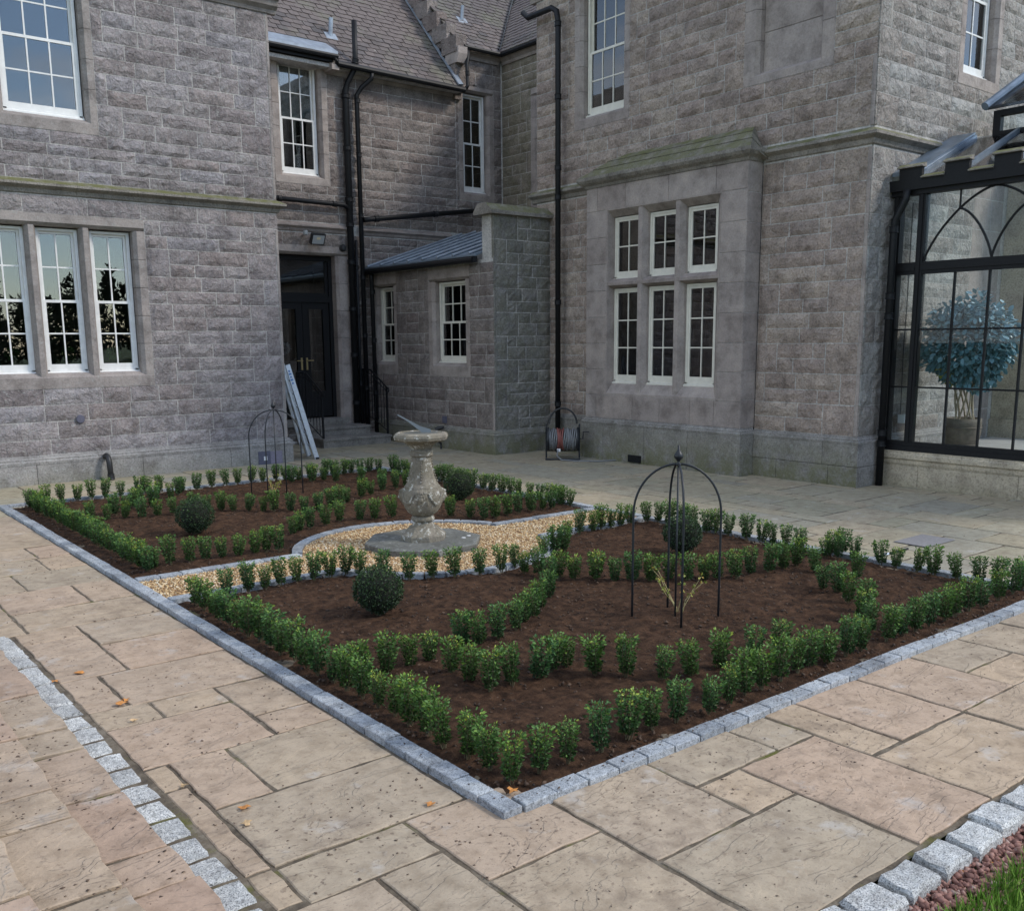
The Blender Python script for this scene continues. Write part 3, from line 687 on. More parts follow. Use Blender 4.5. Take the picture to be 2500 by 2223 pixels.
def pebbles(name, pts, r0, r1, mat, label, flat=.6, seed=3, lump=None):
    """angular little stones as one mesh"""
    rg = np.random.default_rng(seed); n = len(pts); P = np.array(pts)
    octa = np.array([[1,0,0],[0,1,0],[-1,0,0],[0,-1,0],[0,0,1],[0,0,-1]], float)
    fcs = np.array([[0,1,4],[1,2,4],[2,3,4],[3,0,4],[1,0,5],[2,1,5],[3,2,5],[0,3,5]])
    V = octa[None]*(1+rg.uniform(-.35,.35,(n,6,3))) + rg.uniform(-.28,.28,(n,6,3))
    s = rg.uniform(r0, r1, (n,1,1))*np.array([1,.75,flat])[None,None]*rg.uniform(.75,1.25,(n,1,3)); V = V*s
    a = rg.uniform(0,6.28,n); c, q = np.cos(a), np.sin(a)
    X = V[:,:,0]*c[:,None]-V[:,:,1]*q[:,None]; Y = V[:,:,0]*q[:,None]+V[:,:,1]*c[:,None]
    b = rg.uniform(-.5,.5,n); Y, Z = Y*np.cos(b)[:,None]-V[:,:,2]*np.sin(b)[:,None], Y*np.sin(b)[:,None]+V[:,:,2]*np.cos(b)[:,None]
    A = np.stack([X,Y,Z],-1)+P[:,None]
    F = (fcs[None]+6*np.arange(n)[:,None,None]).reshape(-1,3); A = A.reshape(-1,3)
    me = bpy.data.meshes.new(name); me.vertices.add(len(A)); me.vertices.foreach_set('co', A.ravel()); me.loops.add(F.size); me.loops.foreach_set('vertex_index', F.ravel().astype(np.int32))
    me.polygons.add(len(F)); me.polygons.foreach_set('loop_start', np.arange(0,F.size,3,dtype=np.int32)); me.polygons.foreach_set('loop_total', np.full(len(F),3,np.int32))
    at = me.attributes.new('tint','FLOAT','POINT'); at.data.foreach_set('value', np.repeat(rg.uniform(0,1,n),6).astype(np.float32))
    me.update(calc_edges=True); me.validate()
    o = inst(name, me, mat, (0,0,0)); return tag(o, label, kind='stuff')
rg = np.random.default_rng(5)
pts = []
while len(pts) < 21000:
    x, y = rg.uniform(.1,BW-.1), rg.uniform(PC.y-PR,PC.y+PR); rr_ = math.hypot(x-PC.x, y-PC.y)
    if (PY0+.05 < y < PY1-.05) or rr_ < PR-.055:
        if rr_ < .46: continue
        pts.append((x, y, .014+rg.uniform(0,.008)))
pebbles('gravel', pts, .007, .014, M['gravel'], 'golden pea gravel of the path round the sundial', .7)
pts = [(rg.uniform(-.3,5.5), rg.uniform(-1.63,-1.40), -.055+rg.uniform(0,.022)) for _ in range(7000)]
pebbles('red_chippings', pts, .011, .022, M['redgravel'], 'red granite chippings between the setts and the lawn', .7, 8)
pts = []
def crumbs(n, x0, x1, y0, y1, z=.003, dens=None):
    k = 0
    while k < n:
        x, y = rg.uniform(x0,x1), rg.uniform(y0,y1)
        if 0 < x < BW and 0 < y < BL: continue
        v = noise.noise(Vector((x*1.6,y*1.6,7)))+.55*noise.noise(Vector((x*6,y*6,3)))
        if rg.uniform(-.5,.75) > v: continue
        pts.append((x,y,z)); k += 1
clods = []
for (ya, yb) in ((.13,PY0-.08),(PY1+.08,BL-.13)):
    for _ in range(5200):
        x, y = rg.uniform(.13,BW-.13), rg.uniform(ya,yb)
        if math.hypot(x-PC.x,y-PC.y) > PR+.07: clods.append((x,y,.022+.016*noise.noise(Vector((x*2.3,y*2.3,1)))+rg.uniform(-.006,.004)))
pebbles('soil_clods', clods, .005, .017, M['clod'], 'crumbled clods of dark soil in the beds', .7, 14)
crumbs(800,-1.05,-.02,-1.2,7.2); crumbs(500,-.9,5.6,-1.22,-.02); crumbs(250,-1.55,-1.3,-.6,4,.153); crumbs(260,-1.85,-1.6,-.6,3,.303); crumbs(450,5.8,9,0,12)
for _ in range(420):
    s_ = rg.integers(0,4); a_ = rg.uniform(.1,5.5) if s_ in (0,1) else rg.uniform(.1,10.3); b_ = .02+.085*rg.uniform(0,1)**.6
    pts.append(((a_, b_, .038) if s_ == 0 else (b_, a_, .038) if s_ in (2,3) else (a_, b_, .038)))
pebbles('soil_crumbs', pts, .003, .009, M['crumb'], 'crumbs of dark soil scattered over the paving', .22, 4)

# lawn blades
def leaf_mesh(name, base, tip, width, tint, mat, fold=.25, nrm=None, hexa=False):
    """n leaves; base/tip (n,3), width (n,), tint (n,)"""
    n = len(base); d = tip-base; ln = np.linalg.norm(d,axis=1,keepdims=True)+1e-9; dn = d/ln
    rgv = np.random.default_rng(n+3); a = rgv.normal(size=(n,3)) if nrm is None else nrm
    sd = np.cross(dn,a); sd /= np.linalg.norm(sd,axis=1,keepdims=True)+1e-9; nn = np.cross(sd,dn)
    w = width[:,None]
    if hexa:
        m1, m2 = base+d*.34, base+d*.72
        V = np.stack([base, m1+sd*w+nn*w*fold, m2+sd*w*.85+nn*w*fold, tip, m2-sd*w*.85+nn*w*fold, m1-sd*w+nn*w*fold],1).reshape(-1,3)
        F = np.arange(6*n).reshape(n,6); F = np.concatenate([F[:,[0,1,2]],F[:,[0,2,3]],F[:,[0,3,4]],F[:,[0,4,5]]]); k = 6
    else:
        mid = base+d*.5; V = np.stack([base, mid+sd*w+nn*w*fold, tip, mid-sd*w+nn*w*fold],1).reshape(-1,3)
        F = np.arange(4*n).reshape(n,4); F = np.concatenate([F[:,[0,1,2]],F[:,[0,2,3]]]); k = 4
    me = bpy.data.meshes.new(name); me.vertices.add(len(V)); me.vertices.foreach_set('co', V.ravel()); me.loops.add(F.size); me.loops.foreach_set('vertex_index', F.ravel().astype(np.int32))
    me.polygons.add(len(F)); me.polygons.foreach_set('loop_start', np.arange(0,F.size,3,dtype=np.int32)); me.polygons.foreach_set('loop_total', np.full(len(F),3,np.int32))
    at = me.attributes.new('tint','FLOAT','POINT'); at.data.foreach_set('value', np.repeat(tint,k).astype(np.float32))
    me.update(calc_edges=True); me.validate(); me.materials.append(mat); return me
n = 42000
bx, by = rg.uniform(.3,4.6,n), -1.555-rg.uniform(0,1,n)**1.3*1.6
base = np.stack([bx,by,np.full(n,-.075)],1); h = rg.uniform(.055,.115,n); lean = rg.normal(0,.028,(n,2))
tip = base+np.stack([lean[:,0],lean[:,1],h],1)
o = inst('grass', leaf_mesh('grass', base, tip, rg.uniform(.0022,.0042,n), np.clip(rg.normal(.5,.25,n),0,1), M['grass']), None, (0,0,0)); tag(o, 'bright green mown lawn at the corner beyond the chippings', kind='stuff')

# ------------------------------------------------------------------ left wing
lw = thing('house_wing', 'grey stone house wing at left with triple sash window below a string course', 'house wing', (2,12.45,0))
PL = Plane('y', 12.45); S = M['stone_l']; A = M['ashlar_l']
h1 = surround(lw, PL, .31, 2.58, 1.64, 3.77, A, .17, .23, .17, .30)
for a, b in ((1.06,1.21),(1.81,1.957)):
    mb = MB(); c = (a+b)/2
    mb.prism([PL.p(u,d,1.50) for u, d in ((a,-.26),(a,-.09),(c-.035,-.005),(c+.035,-.005),(b,-.09),(b,-.26))], (0,0,3.77-1.50)); obj('mullion', mb, A, lw)
h2 = surround(lw, PL, .93, 2.04, 5.33, 7.42, A, .15, .22, .2, .26)
H = [h1, h2]
core(lw, PL, -1.4, 4.965, .40, 7.36, H, M['mortar'])
rock_wall(lw, PL, -.5, 4.98, .43, 4.19, H, S, (False, True), dmat=A)
rock_wall(lw, PL, -.5, 4.98, 4.41, 7.33, H, S, (False, True), dmat=A)
profile_run(lw, PL, -1.4, 4.98, STRING(4.20,4.38,.13), M['coping'], 'string_course', 1.5, m1=1)
profile_run(lw, PL, -1.4, 4.98, PLINTH(.30,.43,.085), M['plinth_l'], 'plinth_moulding', 1.7, m1=1)
PLp = Plane('y', 12.37)
x = -1.4
for w in (1.35,.95,1.55,1.45,1.14):
    put_flat(lw, PLp, x, x+w, -.05, .302, M['plinth_l'], 'plinth_stone', -.3, .0, .006, .004); x += w
mb = MB(); mb.box(-1.4,4.975,13.95,18.5,0,7.4); mb.box(4.6,4.972,12.85,14,0,7.4); mb.box(-1.5,5.14,12.28,18.6,7.56,7.9); obj('wing_body', mb, M['mortar'], lw)
profile_run(lw, PL, -1.4, 5.12, [(-.05,7.33),(.03,7.33),(.05,7.38),(.12,7.43),(.14,7.50),(.20,7.54),(.20,7.62),(-.05,7.62)], A, 'cornice', 1.6)
sash_window(lw, PL, .46, 1.06, 1.66, 3.75, 2, 2, -.19, label='leftmost of the three lower sash windows')
sash_window(lw, PL, 1.215, 1.805, 1.66, 3.75, 2, 2, -.19, label='middle of the three lower sash windows')
sash_window(lw, PL, 1.965, 2.565, 1.66, 3.75, 2, 2, -.19, label='rightmost of the three lower sash windows')
sash_window(lw, PL, .95, 2.02, 5.36, 7.40, 3, 2, -.15, label='large upper sash window reflecting blue sky')
# repair patch and metal cap
mb = MB(); mb.lathe([(.0,.0),(.06,.0),(.065,.008),(.055,.02),(0,.022)], (0,0,0), 16)
mb.v = [(1.58+p[0], 12.42-p[2], .94+p[1]) for p in mb.v]; obj('metal_cap', mb, M['metalplate'], lw)

# small topiary pots standing inside the lower windows
TOPI = []
def small_topiary(x, y, z, label):
    t = thing('window_topiary', label, 'topiary', (x,y,z), 'small topiary pots inside the triple window')
    mb = MB(); mb.lathe([(.045,0),(.06,.1),(.065,.1),(.065,.115),(.05,.115),(.045,.06)], (x,y,z), 12); obj('pot', mb, M['whitepot'], t)
    mb = MB(); mb.tube([(x,y,z+.1),(x,y,z+.24)], .008, 6); obj('stem', mb, M['stem'], t)
    r2 = np.random.default_rng(int(x*100)); n = 420; v = r2.normal(size=(n,3)); v /= np.linalg.norm(v,axis=1,keepdims=True)
    base = v*.095*r2.uniform(.7,1,(n,1)); tip = base+v*.02+r2.normal(0,.014,(n,3))
    inst('foliage', leaf_mesh('foliage', base, tip, r2.uniform(.005,.009,n), r2.uniform(.3,.9,n), M['box']), None, (x,y,z+.32), t)
small_topiary(.80,12.86,1.60,'small topiary ball in white pot inside the leftmost lower window')
small_topiary(1.62,12.86,1.60,'small topiary ball in white pot inside the middle lower window')
small_topiary(2.27,12.86,1.60,'small topiary ball in white pot inside the rightmost lower window')

# ------------------------------------------------------------------ central range
cw = thing('house_wing', 'recessed central stone range with slate roof and black double door', 'house wing', (8.4,15.1,0))
PL = Plane('y', 15.1); S = M['stone_c']; A = M['ashlar']
hd = surround(cw, PL, 6.11, 7.51, .49, 3.82, A, .28, .13, .17, .28, .55)
hw = surround(cw, PL, 6.42, 7.27, 5.38, 7.50, A, .17, .2, .14, .26)
h3 = surround(cw, PL, 10.84, 11.50, 5.40, 7.52, A, .16, .2, .16, .26)
H = [hd, hw, h3]
core(cw, PL, 5.0, 10.6, .0, 7.5, H, M['mortar']); core(cw, PL, 10.6, 11.9, .0, 8.3, H, M['mortar'])
rock_wall(cw, PL, 5.6, 8.34, .05, 4.24, H, S, rough=.028); rock_wall(cw, PL, 8.34, 11.0, 3.62, 4.24, [], S, rough=.028)
rock_wall(cw, PL, 5.6, 10.6, 4.46, 7.36, H, S, rough=.028); rock_wall(cw, PL, 10.6, 11.88, 4.46, 8.20, H, S, rough=.028)
profile_run(cw, PL, 5.2, 7.75, STRING(4.26,4.42,.10), M['ashlar'], 'string_course', 1.3)
profile_run(cw, PL, 8.12, 10.4, STRING(4.26,4.42,.10), M['ashlar'], 'string_course', 1.1)
profile_run(cw, PL, 7.45, 10.5, [(-.02,7.34),(.03,7.34),(.07,7.40),(.07,7.46),(-.02,7.46)], A, 'eaves_course', 1.2)
mb = MB(); mb.box(5.0,10.6,17.2,21,0,7.4); mb.box(5.0,10.6,14.86,17.2,7.41,7.485); mb.box(10.6,15,17.2,21,0,8.2); mb.box(10.62,12.4,14.96,17,8.3,8.385); obj('wing_body', mb, M['mortar'], cw)
sash_window(cw, PL, 6.44, 7.25, 5.40, 7.48, 3, 2, -.15, curtain=[(6.3,7.45,6.46,7.46,'curtain')], label='sash window rising to the eaves with net curtain')
sash_window(cw, PL, 10.86, 11.48, 5.42, 7.50, 2, 2, -.15, curtain=[(11.2,11.48,5.45,7.46,'curtain_dark')], label='narrow sash window in the inner corner')
# moss wall facing the court
PX = Plane('x', 11.9)
hm = surround(cw, PX, 13.0, 13.86, 5.1, 7.35, A, .18, .2, .16, .26)
core(cw, PX, 11.2, 15.1, 3.6, 8.3, [hm], M['mortar'], .35)
rock_wall(cw, PX, 12.0, 15.07, 4.4, 8.2, [hm], M['stone_moss'], rough=.025)
sash_window(cw, PX, 13.02, 13.84, 5.12, 7.33, 2, 2, -.12, label='sash window in the mossy side wall half hidden')
for pl, u0, u1 in ((PL,10.62,11.8),(PX,11.2,15.0)):
    profile_run(cw, pl, u0, u1, [(-.02,8.19),(.04,8.19),(.06,8.25),(.14,8.31),(.16,8.38),(-.02,8.38)], A, 'cornice', 1.3)

# roofs of slates
def slate_roof(parent, o, ux, uy, width, length, limit, label, clip=None, sw=.23, ex=.155, seed=1):
    """o: eave corner, ux: along the eave, uy: up the slope; lower courses are single slates, the rest one mesh"""
    o, ux, uy = Vector(o), Vector(ux).normalized(), Vector(uy).normalized(); nrm = ux.cross(uy); nrm = nrm if nrm.z > 0 else -nrm
    r = random.Random(seed)
    roof = empty('roof', o, parent); roof['label'] = label
    mb = MB(); mb.add([o, o+ux*width, o+ux*width+uy*length, o+uy*length], [(0,1,2,3)]); mb.v = [tuple(Vector(p)-nrm*.03) for p in mb.v]; obj('roof_deck', mb, M['dark'], roof)
    shapes = []
    for k in range(6):
        q = MB(); a = sw/2-.007; c = r.uniform(.02,.05); e = r.uniform(-.012,.012)
        poly = [(-a+c,0+r.uniform(0,.01)),(a-c+e,0+r.uniform(0,.008)),(a,c*.8),(a,ex*2.1),(-a,ex*2.1),(-a,c*.7)]
        q.prism([(x, y, 0) for x, y in poly], (0,0,.02)); me = mesh_of(q, 'slate'); me.materials.append(M['slate']); shapes.append((me, poly))
    mat3 = Matrix((ux, uy, nrm)).transposed(); tiltm = Matrix.Rotation(math.radians(-4.6), 3, 'X'); base_rot = (mat3 @ tiltm)
    rest = MB(); n = 0
    for j in range(int(length/ex)):
        y = j*ex-.03; off = (.5 if j % 2 else 0)*sw
        for i in range(int(width/sw)+1):
            x = i*sw+off+r.uniform(-.012,.012)
            if x > width-.02 or (clip and not clip(x, y)): continue
            me, poly = r.choice(shapes); p = o+ux*x+uy*(y+r.uniform(-.008,.008))+nrm*(.018+r.uniform(0,.005))
            rot = base_rot @ Matrix.Rotation(r.uniform(-.03,.03), 3, 'Z')
            if n < limit: inst('slate', me, None, p, roof, rot.to_euler()); n += 1
            else:
                top = [p+rot @ Vector((a, b, .02)) for a, b in poly]; low = [p+rot @ Vector((a, b, 0)) for a, b in poly]; m = len(poly)
                rest.add(top+low, [tuple(range(m))]+[(i2, m+i2, m+(i2+1)%m, (i2+1)%m) for i2 in range(m)])
    if rest.v: tag(obj('slates', rest, M['slate'], roof, fix=False), kind='stuff')
    return roof
sl_ = math.radians(47.6)
slate_roof(cw, (4.95,14.83,7.50), (1,0,0), (0,math.cos(sl_),math.sin(sl_)), 5.58, 6.2, 200, 'long slate roof above the black door',
    clip=lambda x, y: not (1.02 < x < 2.55 and y < .28))
slate_roof(cw, (10.68,14.92,8.40), (1,0,0), (0,math.cos(.78),math.sin(.78)), 5.5, 5.6, 50, 'higher slate roof behind the stepped gable', clip=lambda x, y: x < 1.06+y*.711, seed=3)
slate_roof(cw, (11.72,19.0,8.40), (0,-1,0), (math.cos(.78),0,math.sin(.78)), 7.9, 5.6, 50, 'slate roof slope beside the valley', clip=lambda x, y: y*.711 > 4.05-x, seed=5)
# lead: skew flashing, valley, dormer apron, flues
mb = MB(); uyv = Vector((0,math.cos(sl_),math.sin(sl_))); nv = Vector((0,-math.sin(sl_),math.cos(sl_)))
p0 = Vector((10.47,14.80,7.50)); mb.prism([p0+nv*.03, p0+Vector((.11,0,0))+nv*.03, p0+Vector((.11,0,0))+nv*.075, p0+nv*.06], uyv*6.2); obj('skew_flashing', mb, M['lead'], cw)
mb = MB(); mb.prism([(11.62,14.80,8.42),(11.80,14.98,8.42),(11.80,14.98,8.45),(11.62,14.80,8.45)], Vector((3.6,3.6,3.56))); obj('valley_lead', mb, M['lead'], cw)
mb = MB(); mb.prism([(5.9,14.72,7.63),(5.9,14.72,7.69),(5.9,15.25,7.98),(5.9,15.25,7.92)], (1.62,0,0)); obj('dormer_lead', mb, M['lead'], cw)
mb = MB(); mb.prism([(5.9,14.80,7.50),(5.9,14.80,7.64),(5.9,15.2,7.9),(5.9,15.2,7.50)], (1.55,0,0)); obj('dormer_fascia', mb, M['blackwood'], cw)
mb = MB(); mb.tube([(5.9,14.74,7.60),(7.52,14.74,7.60)], .05, 8); mb.tube([(7.42,14.74,7.60),(7.50,14.74,7.52),(7.52,14.80,7.44)], .035, 8); obj('gutter', mb, M['iron'], cw)
mb = MB(); mb.prism([(7.40,14.76,7.36),(7.40,15.12,7.36),(7.40,15.12,7.62),(7.40,14.76,7.46)], (.16,0,0)); obj('kneeler_stone', mb, A, cw)
mb = MB(); mb.tube([(7.52,14.76,7.48),(10.62,14.76,7.44)], .06, 10); obj('gutter', mb, M['iron'], cw)
mb = MB(); mb.tube([(10.70,14.86,8.36),(11.72,14.86,8.36)], .05, 8); mb.tube([(11.72,14.86,8.36),(11.72,11.3,8.36)], .05, 8); obj('gutter', mb, M['iron'], cw)
for (fx, fy, fz, s) in ((7.75,15.42,8.16,1),(11.25,15.7,9.18,.9)):
    mb = MB(); mb.tube([(fx,fy,fz),(fx+.02,fy-.02,fz+.36*s)], .045*s, 10); c = Vector((fx,fy-.08,fz-.02)); mb.prism([c+Vector((-.13,0,-.06)), c+Vector((.13,0,-.06)), c+Vector((.13,.13,.09)), c+Vector((-.13,.13,.09))], (0,-.015,.02)); obj('flue', mb, M['lead'], cw)
# stepped gable between the two roofs
mb = MB(); mb.prism([(10.50,14.86,8.02),(10.50,15.3,8.02),(10.50,15.3,8.34),(10.50,14.80,8.34),(10.50,14.80,8.2)], (.24,0,0)); obj('kneeler_stone', mb, A, cw)
for k in range(14):
    y = 14.86+.36*k; z = 8.34+.324*k
    mb = MB(); mb.box(10.48+RND.uniform(0,.01),10.76,y,y+.56,z-.1,z+.24); obj('crow_step', mb, M['stone_c'], cw)
    mb = MB(); mb.box(10.52,10.74,y+.1,y+1.2,z-.9,z+.1); obj('gable_core', mb, M['stone_c'], cw)
mb = MB(); mb.box(10.54,10.72,15.02,18.5,7.3,8.4); obj('gable_core', mb, M['stone_c'], cw)

# double door with fanlight
door = empty('door', (6.81,15.35,.49), cw); door['label'] = 'black glazed double door with brass handles and fanlight'
B = M['blackwood']; mb = MB(); y0, y1 = 15.32, 15.44
for a, b, c, d in ((6.11,6.19,.49,3.82),(7.43,7.51,.49,3.82),(6.19,7.43,3.72,3.82),(6.19,7.43,2.88,3.0)): mb.box(a,b,y0,y1,c,d)
mb.box(6.19,7.43,15.36,15.42,3.0,3.07); mb.box(6.19,6.25,15.36,15.42,3.07,3.72); mb.box(7.37,7.43,15.36,15.42,3.07,3.72)
obj('door_frame', mb, B, door)
for a, b in ((6.20,6.805),(6.815,7.42)):
    mb = MB(); s = .13; y2, y3 = 15.35, 15.40
    mb.box(a,a+s,y2,y3,.52,2.88); mb.box(b-s,b,y2,y3,.52,2.88); mb.box(a+s,b-s,y2,y3,2.74,2.88); mb.box(a+s,b-s,y2,y3,.52,1.05)
    for q in ((a+s,a+s+.015),(b-s-.015,b-s)): mb.box(*q,y2-.008,y2,1.05,2.74)
    obj('door_leaf', mb, B, door)
    mb = MB(); mb.box(a+s,b-s,15.372,15.376,1.05,2.74); obj('pane', mb, M['glass'], door)
mb = MB(); mb.box(6.25,7.37,15.388,15.392,3.07,3.72); obj('pane', mb, M['glass'], door)
for hx, sx in ((6.75,-1),(6.87,1)):
    mb = MB(); mb.box(hx-.018,hx+.018,15.335,15.35,1.50,1.75); mb.tube([(hx,15.335,1.69),(hx,15.29,1.69),(hx+sx*.13,15.29,1.69)], .010, 8); obj('handle', mb, M['brass'], door)
mb = MB(); mb.box(5.6,8,17,17.05,.3,4); mb.box(5.6,8,15.5,17,.3,.35); mb.box(5.6,5.65,15.46,17,.3,4); mb.box(7.95,8,15.46,17,.3,4); mb.box(5.6,8,15.46,17,3.95,4); obj('room_lining', mb, M['dark'], door)
# round-topped pale pot plant seen through the door glass
tp = thing('indoor_plant', 'pale rounded plant seen through the left door pane', 'plant', (6.42,15.6,.4))
r2 = np.random.default_rng(2); n = 500; v = r2.normal(size=(n,3)); v /= np.linalg.norm(v,axis=1,keepdims=True); v[:,2] *= .6
base = v*.17; tip = base+v*.03+r2.normal(0,.02,(n,3)); inst('bloom', leaf_mesh('bloom', base, tip, r2.uniform(.012,.02,n), r2.uniform(.2,.9,n), grit_mat('pale_blue_petals', [(0,(.25,.29,.33)),(1,(.42,.46,.5))])), None, (6.42,15.62,1.95), tp)
mb = MB(); mb.tube([(6.42,15.62,.4),(6.42,15.62,1.9)], .02, 6); mb.lathe([(.1,.36),(.15,.7),(.12,.7),(.09,.4)], (6.42,15.62,0), 14); obj('pot_and_stem', mb, M['pot'], tp)

# ------------------------------------------------------------------ lean-to
lt = thing('lean_to', 'low stone lean-to with lead roof, mossy coping and two small sash windows', 'lean-to', (8.9,12.9,0))
PX = Plane('x', 8.3); PY = Plane('y', 10.8); S = M['stone_c']
ha = surround(lt, PX, 11.70, 12.72, 1.66, 3.20, A, .17, .26, .24, .26); hb = surround(lt, PX, 14.22, 14.92, 1.66, 3.20, A, .15, .26, .24, .26)
core(lt, PX, 10.81, 15.1, .40, 3.52, [ha, hb], M['mortar'], .35); core(lt, PY, 8.31, 9.66, .40, 4.29, [], M['mortar'], .34)
rock_wall(lt, PX, 10.8, 15.05, .44, 3.46, [ha, hb], S, (True, False), rough=.026, dmat=A)
rock_wall(lt, PY, 8.3, 9.63, .44, 4.27, [], M['stone_pier'], (True, False), rough=.022, dmat=M['stone_pier'], wmin=.35, wmax=.7)
profile_run(lt, PX, 10.8, 15.0, PLINTH(.33,.44,.07), M['plinth'], 'plinth_moulding', 1.3, m0=-1); profile_run(lt, PY, 8.3, 9.6, PLINTH(.33,.44,.07), M['plinth'], 'plinth_moulding', .8, m0=-1)
for pl, a, b in ((Plane('x',8.235),10.735,15.0),(Plane('y',10.735),8.235,9.6)): ashlar(lt, pl, a, b, -.04, .332, [], M['plinth'], .4, .8, 1.3, 'plinth_stone', 0.)
mb = MB(); mb.prism([(8.18,10.70,4.27),(8.18,10.70,4.33),(8.18,10.86,4.46),(8.18,11.10,4.46),(8.18,11.22,4.33),(8.18,11.22,4.27)], (1.46,0,0)); obj('coping', mb, M['coping'], lt)
sash_window(lt, PX, 11.72, 12.70, 1.68, 3.18, 3, 2, -.15, mat=M['cream'], curtain=[(12.3,12.68,1.72,3.14,'curtain')], label='near small sash window of the lean-to')
sash_window(lt, PX, 14.24, 14.90, 1.68, 3.18, 2, 2, -.15, mat=M['cream'], label='far small sash window of the lean-to beside the pipes')
rf = empty('roof', (9.2,13,3.5), lt); k = .33; uu = Vector((1,0,k)).normalized()
mb = MB(); mb.prism([(8.14,11.14,3.56),(8.14,11.14,3.60),(10.6,11.14,3.60+2.46*k),(10.6,11.14,3.56+2.46*k)], (0,3.93,0)); obj('roof_sheet', mb, M['leadroof'], rf)
for y in np.linspace(11.3,14.9,8):
    mb = MB(); mb.tube([(8.13,y,3.62),(10.58,y,3.62+2.45*k)], .024, 8); obj('lead_roll', mb, M['lead'], rf)
mb = MB(); mb.box(8.10,8.2,11.14,15.05,3.46,3.565); mb.tube([(8.12,11.16,3.50),(8.12,15.05,3.52)], .055, 10); obj('gutter', mb, M['iron'], lt)
mb = MB(); mb.box(8.265,8.30,12.33,12.45,.49,.62); obj('air_vent', mb, M['metalplate'], lt)

# ------------------------------------------------------------------ right wing
rw = thing('house_wing', 'tall stone wing at right with mossy roofed bay and six-light mullioned window', 'house wing', (9.65,7.7,0))
PX = Plane('x', 9.65); PB = Plane('x', 9.32); PR_ = Plane('y', 4.31); S = M['stone_r']
hu = surround(rw, PX, 8.98, 9.97, 5.92, 8.0, A, .17, .22, .2, .26)
hbl = surround(rw, PX, 5.20, 6.22, 5.88, 8.0, A, .24, .18, .2, .2)
bay = (6.05, 9.49, -.1, 4.62)
core(rw, PX, 4.325, 11.18, .62, 8.1, [hu, hbl, bay], M['mortar'])
rock_wall(rw, PX, 4.31, 11.18, .70, 4.56, [bay, (9.48,9.52,0,4.6)], S, (True, False), rough=.034, dmat=A)
rock_wall(rw, PX, 4.31, 11.18, 4.82, 8.06, [hu, hbl], S, (True, False), rough=.034, dmat=A)
for z0, z1, n in ((5.87,6.42,1),(6.42,6.97,1),(6.97,7.5,1),(7.5,8.0,1)):
    put_flat(rw, Plane('x',9.78), 5.2, 6.22, z0, z1, A, 'blind_panel', -.2, .0)
sash_window(rw, PX, 9.0, 9.95, 5.95, 7.98, 3, 2, -.15, mat=M['cream'], curtain=[(9.62,9.93,6.0,7.95,'curtain'),(9.02,9.2,6.0,7.95,'curtain')], label='upper sash window of the right wing')
profile_run(rw, PX, 4.31, 6.0, STRING(4.58,4.77,.12), M['coping'], 'string_course', 1.3, m0=-1); profile_run(rw, PX, 9.5, 11.30, STRING(4.58,4.77,.12), M['coping'], 'string_course', 1.2)
profile_run(rw, PX, 4.31, 6.05, PLINTH(.60,.70,.07), M['plinth'], 'plinth_moulding', 1.2, m0=-1); profile_run(rw, PX, 9.49, 11.1, PLINTH(.60,.70,.07), M['plinth'], 'plinth_moulding', 1.2)
ashlar(rw, Plane('x',9.585), 4.245, 6.02, -.04, .602, [], M['plinth'], .32, .7, 1.1, 'plinth_stone', 0.); ashlar(rw, Plane('x',9.585), 9.5, 10.9, -.04, .602, [], M['plinth'], .32, .7, 1.1, 'plinth_stone', 0.)
mb = MB(); mb.box(9.99,15,4.72,11.1,0,8.1); obj('wing_body', mb, M['dark'], rw)
profile_run(rw, PX, 4.2, 11.32, [(-.05,8.08),(.03,8.08),(.05,8.15),(.14,8.2),(.16,8.28),(.24,8.33),(.24,8.42),(-.05,8.42)], A, 'cornice', 1.4)
mb = MB(); mb.box(9.4,15.2,4.1,11.4,8.43,8.6); obj('wall_head', mb, A, rw)
# return face towards the conservatory
hr = surround(rw, PR_, 11.93, 12.82, 5.88, 8.0, A, .18, .22, .2, .26)
core(rw, PR_, 9.665, 14.4, .0, 8.1, [hr], M['mortar'])
rock_wall(rw, PR_, 9.65, 14.2, 4.82, 8.06, [hr], M['stone_ret'], (True, False), rough=.034, dmat=M['stone_ret'])
rock_wall(rw, PR_, 9.65, 12.5, .70, 4.56, [], M['stone_ret'], (True, False), rough=.03, dmat=M['stone_ret'])
profile_run(rw, PR_, 9.65, 11.55, STRING(4.58,4.77,.12), M['coping'], 'string_course', 1.1, m0=-1)
profile_run(rw, PR_, 9.65, 12.6, PLINTH(.60,.70,.07), M['plinth_l'], 'plinth_moulding', 1.2, m0=-1); ashlar(rw, Plane('y',4.245), 9.585, 12.6, -.04, .602, [], M['plinth_l'], .32, .7, 1.1, 'plinth_stone', 0.)
ashlar(rw, PR_, 12.5, 13.45, .0, 4.6, [], A, .45, .5, .9)
sash_window(rw, PR_, 11.95, 12.80, 5.90, 7.98, 2, 2, -.15, curtain=[(11.75,13.0,5.95,7.95,'curtain')], label='upper window with pale blind above the conservatory')
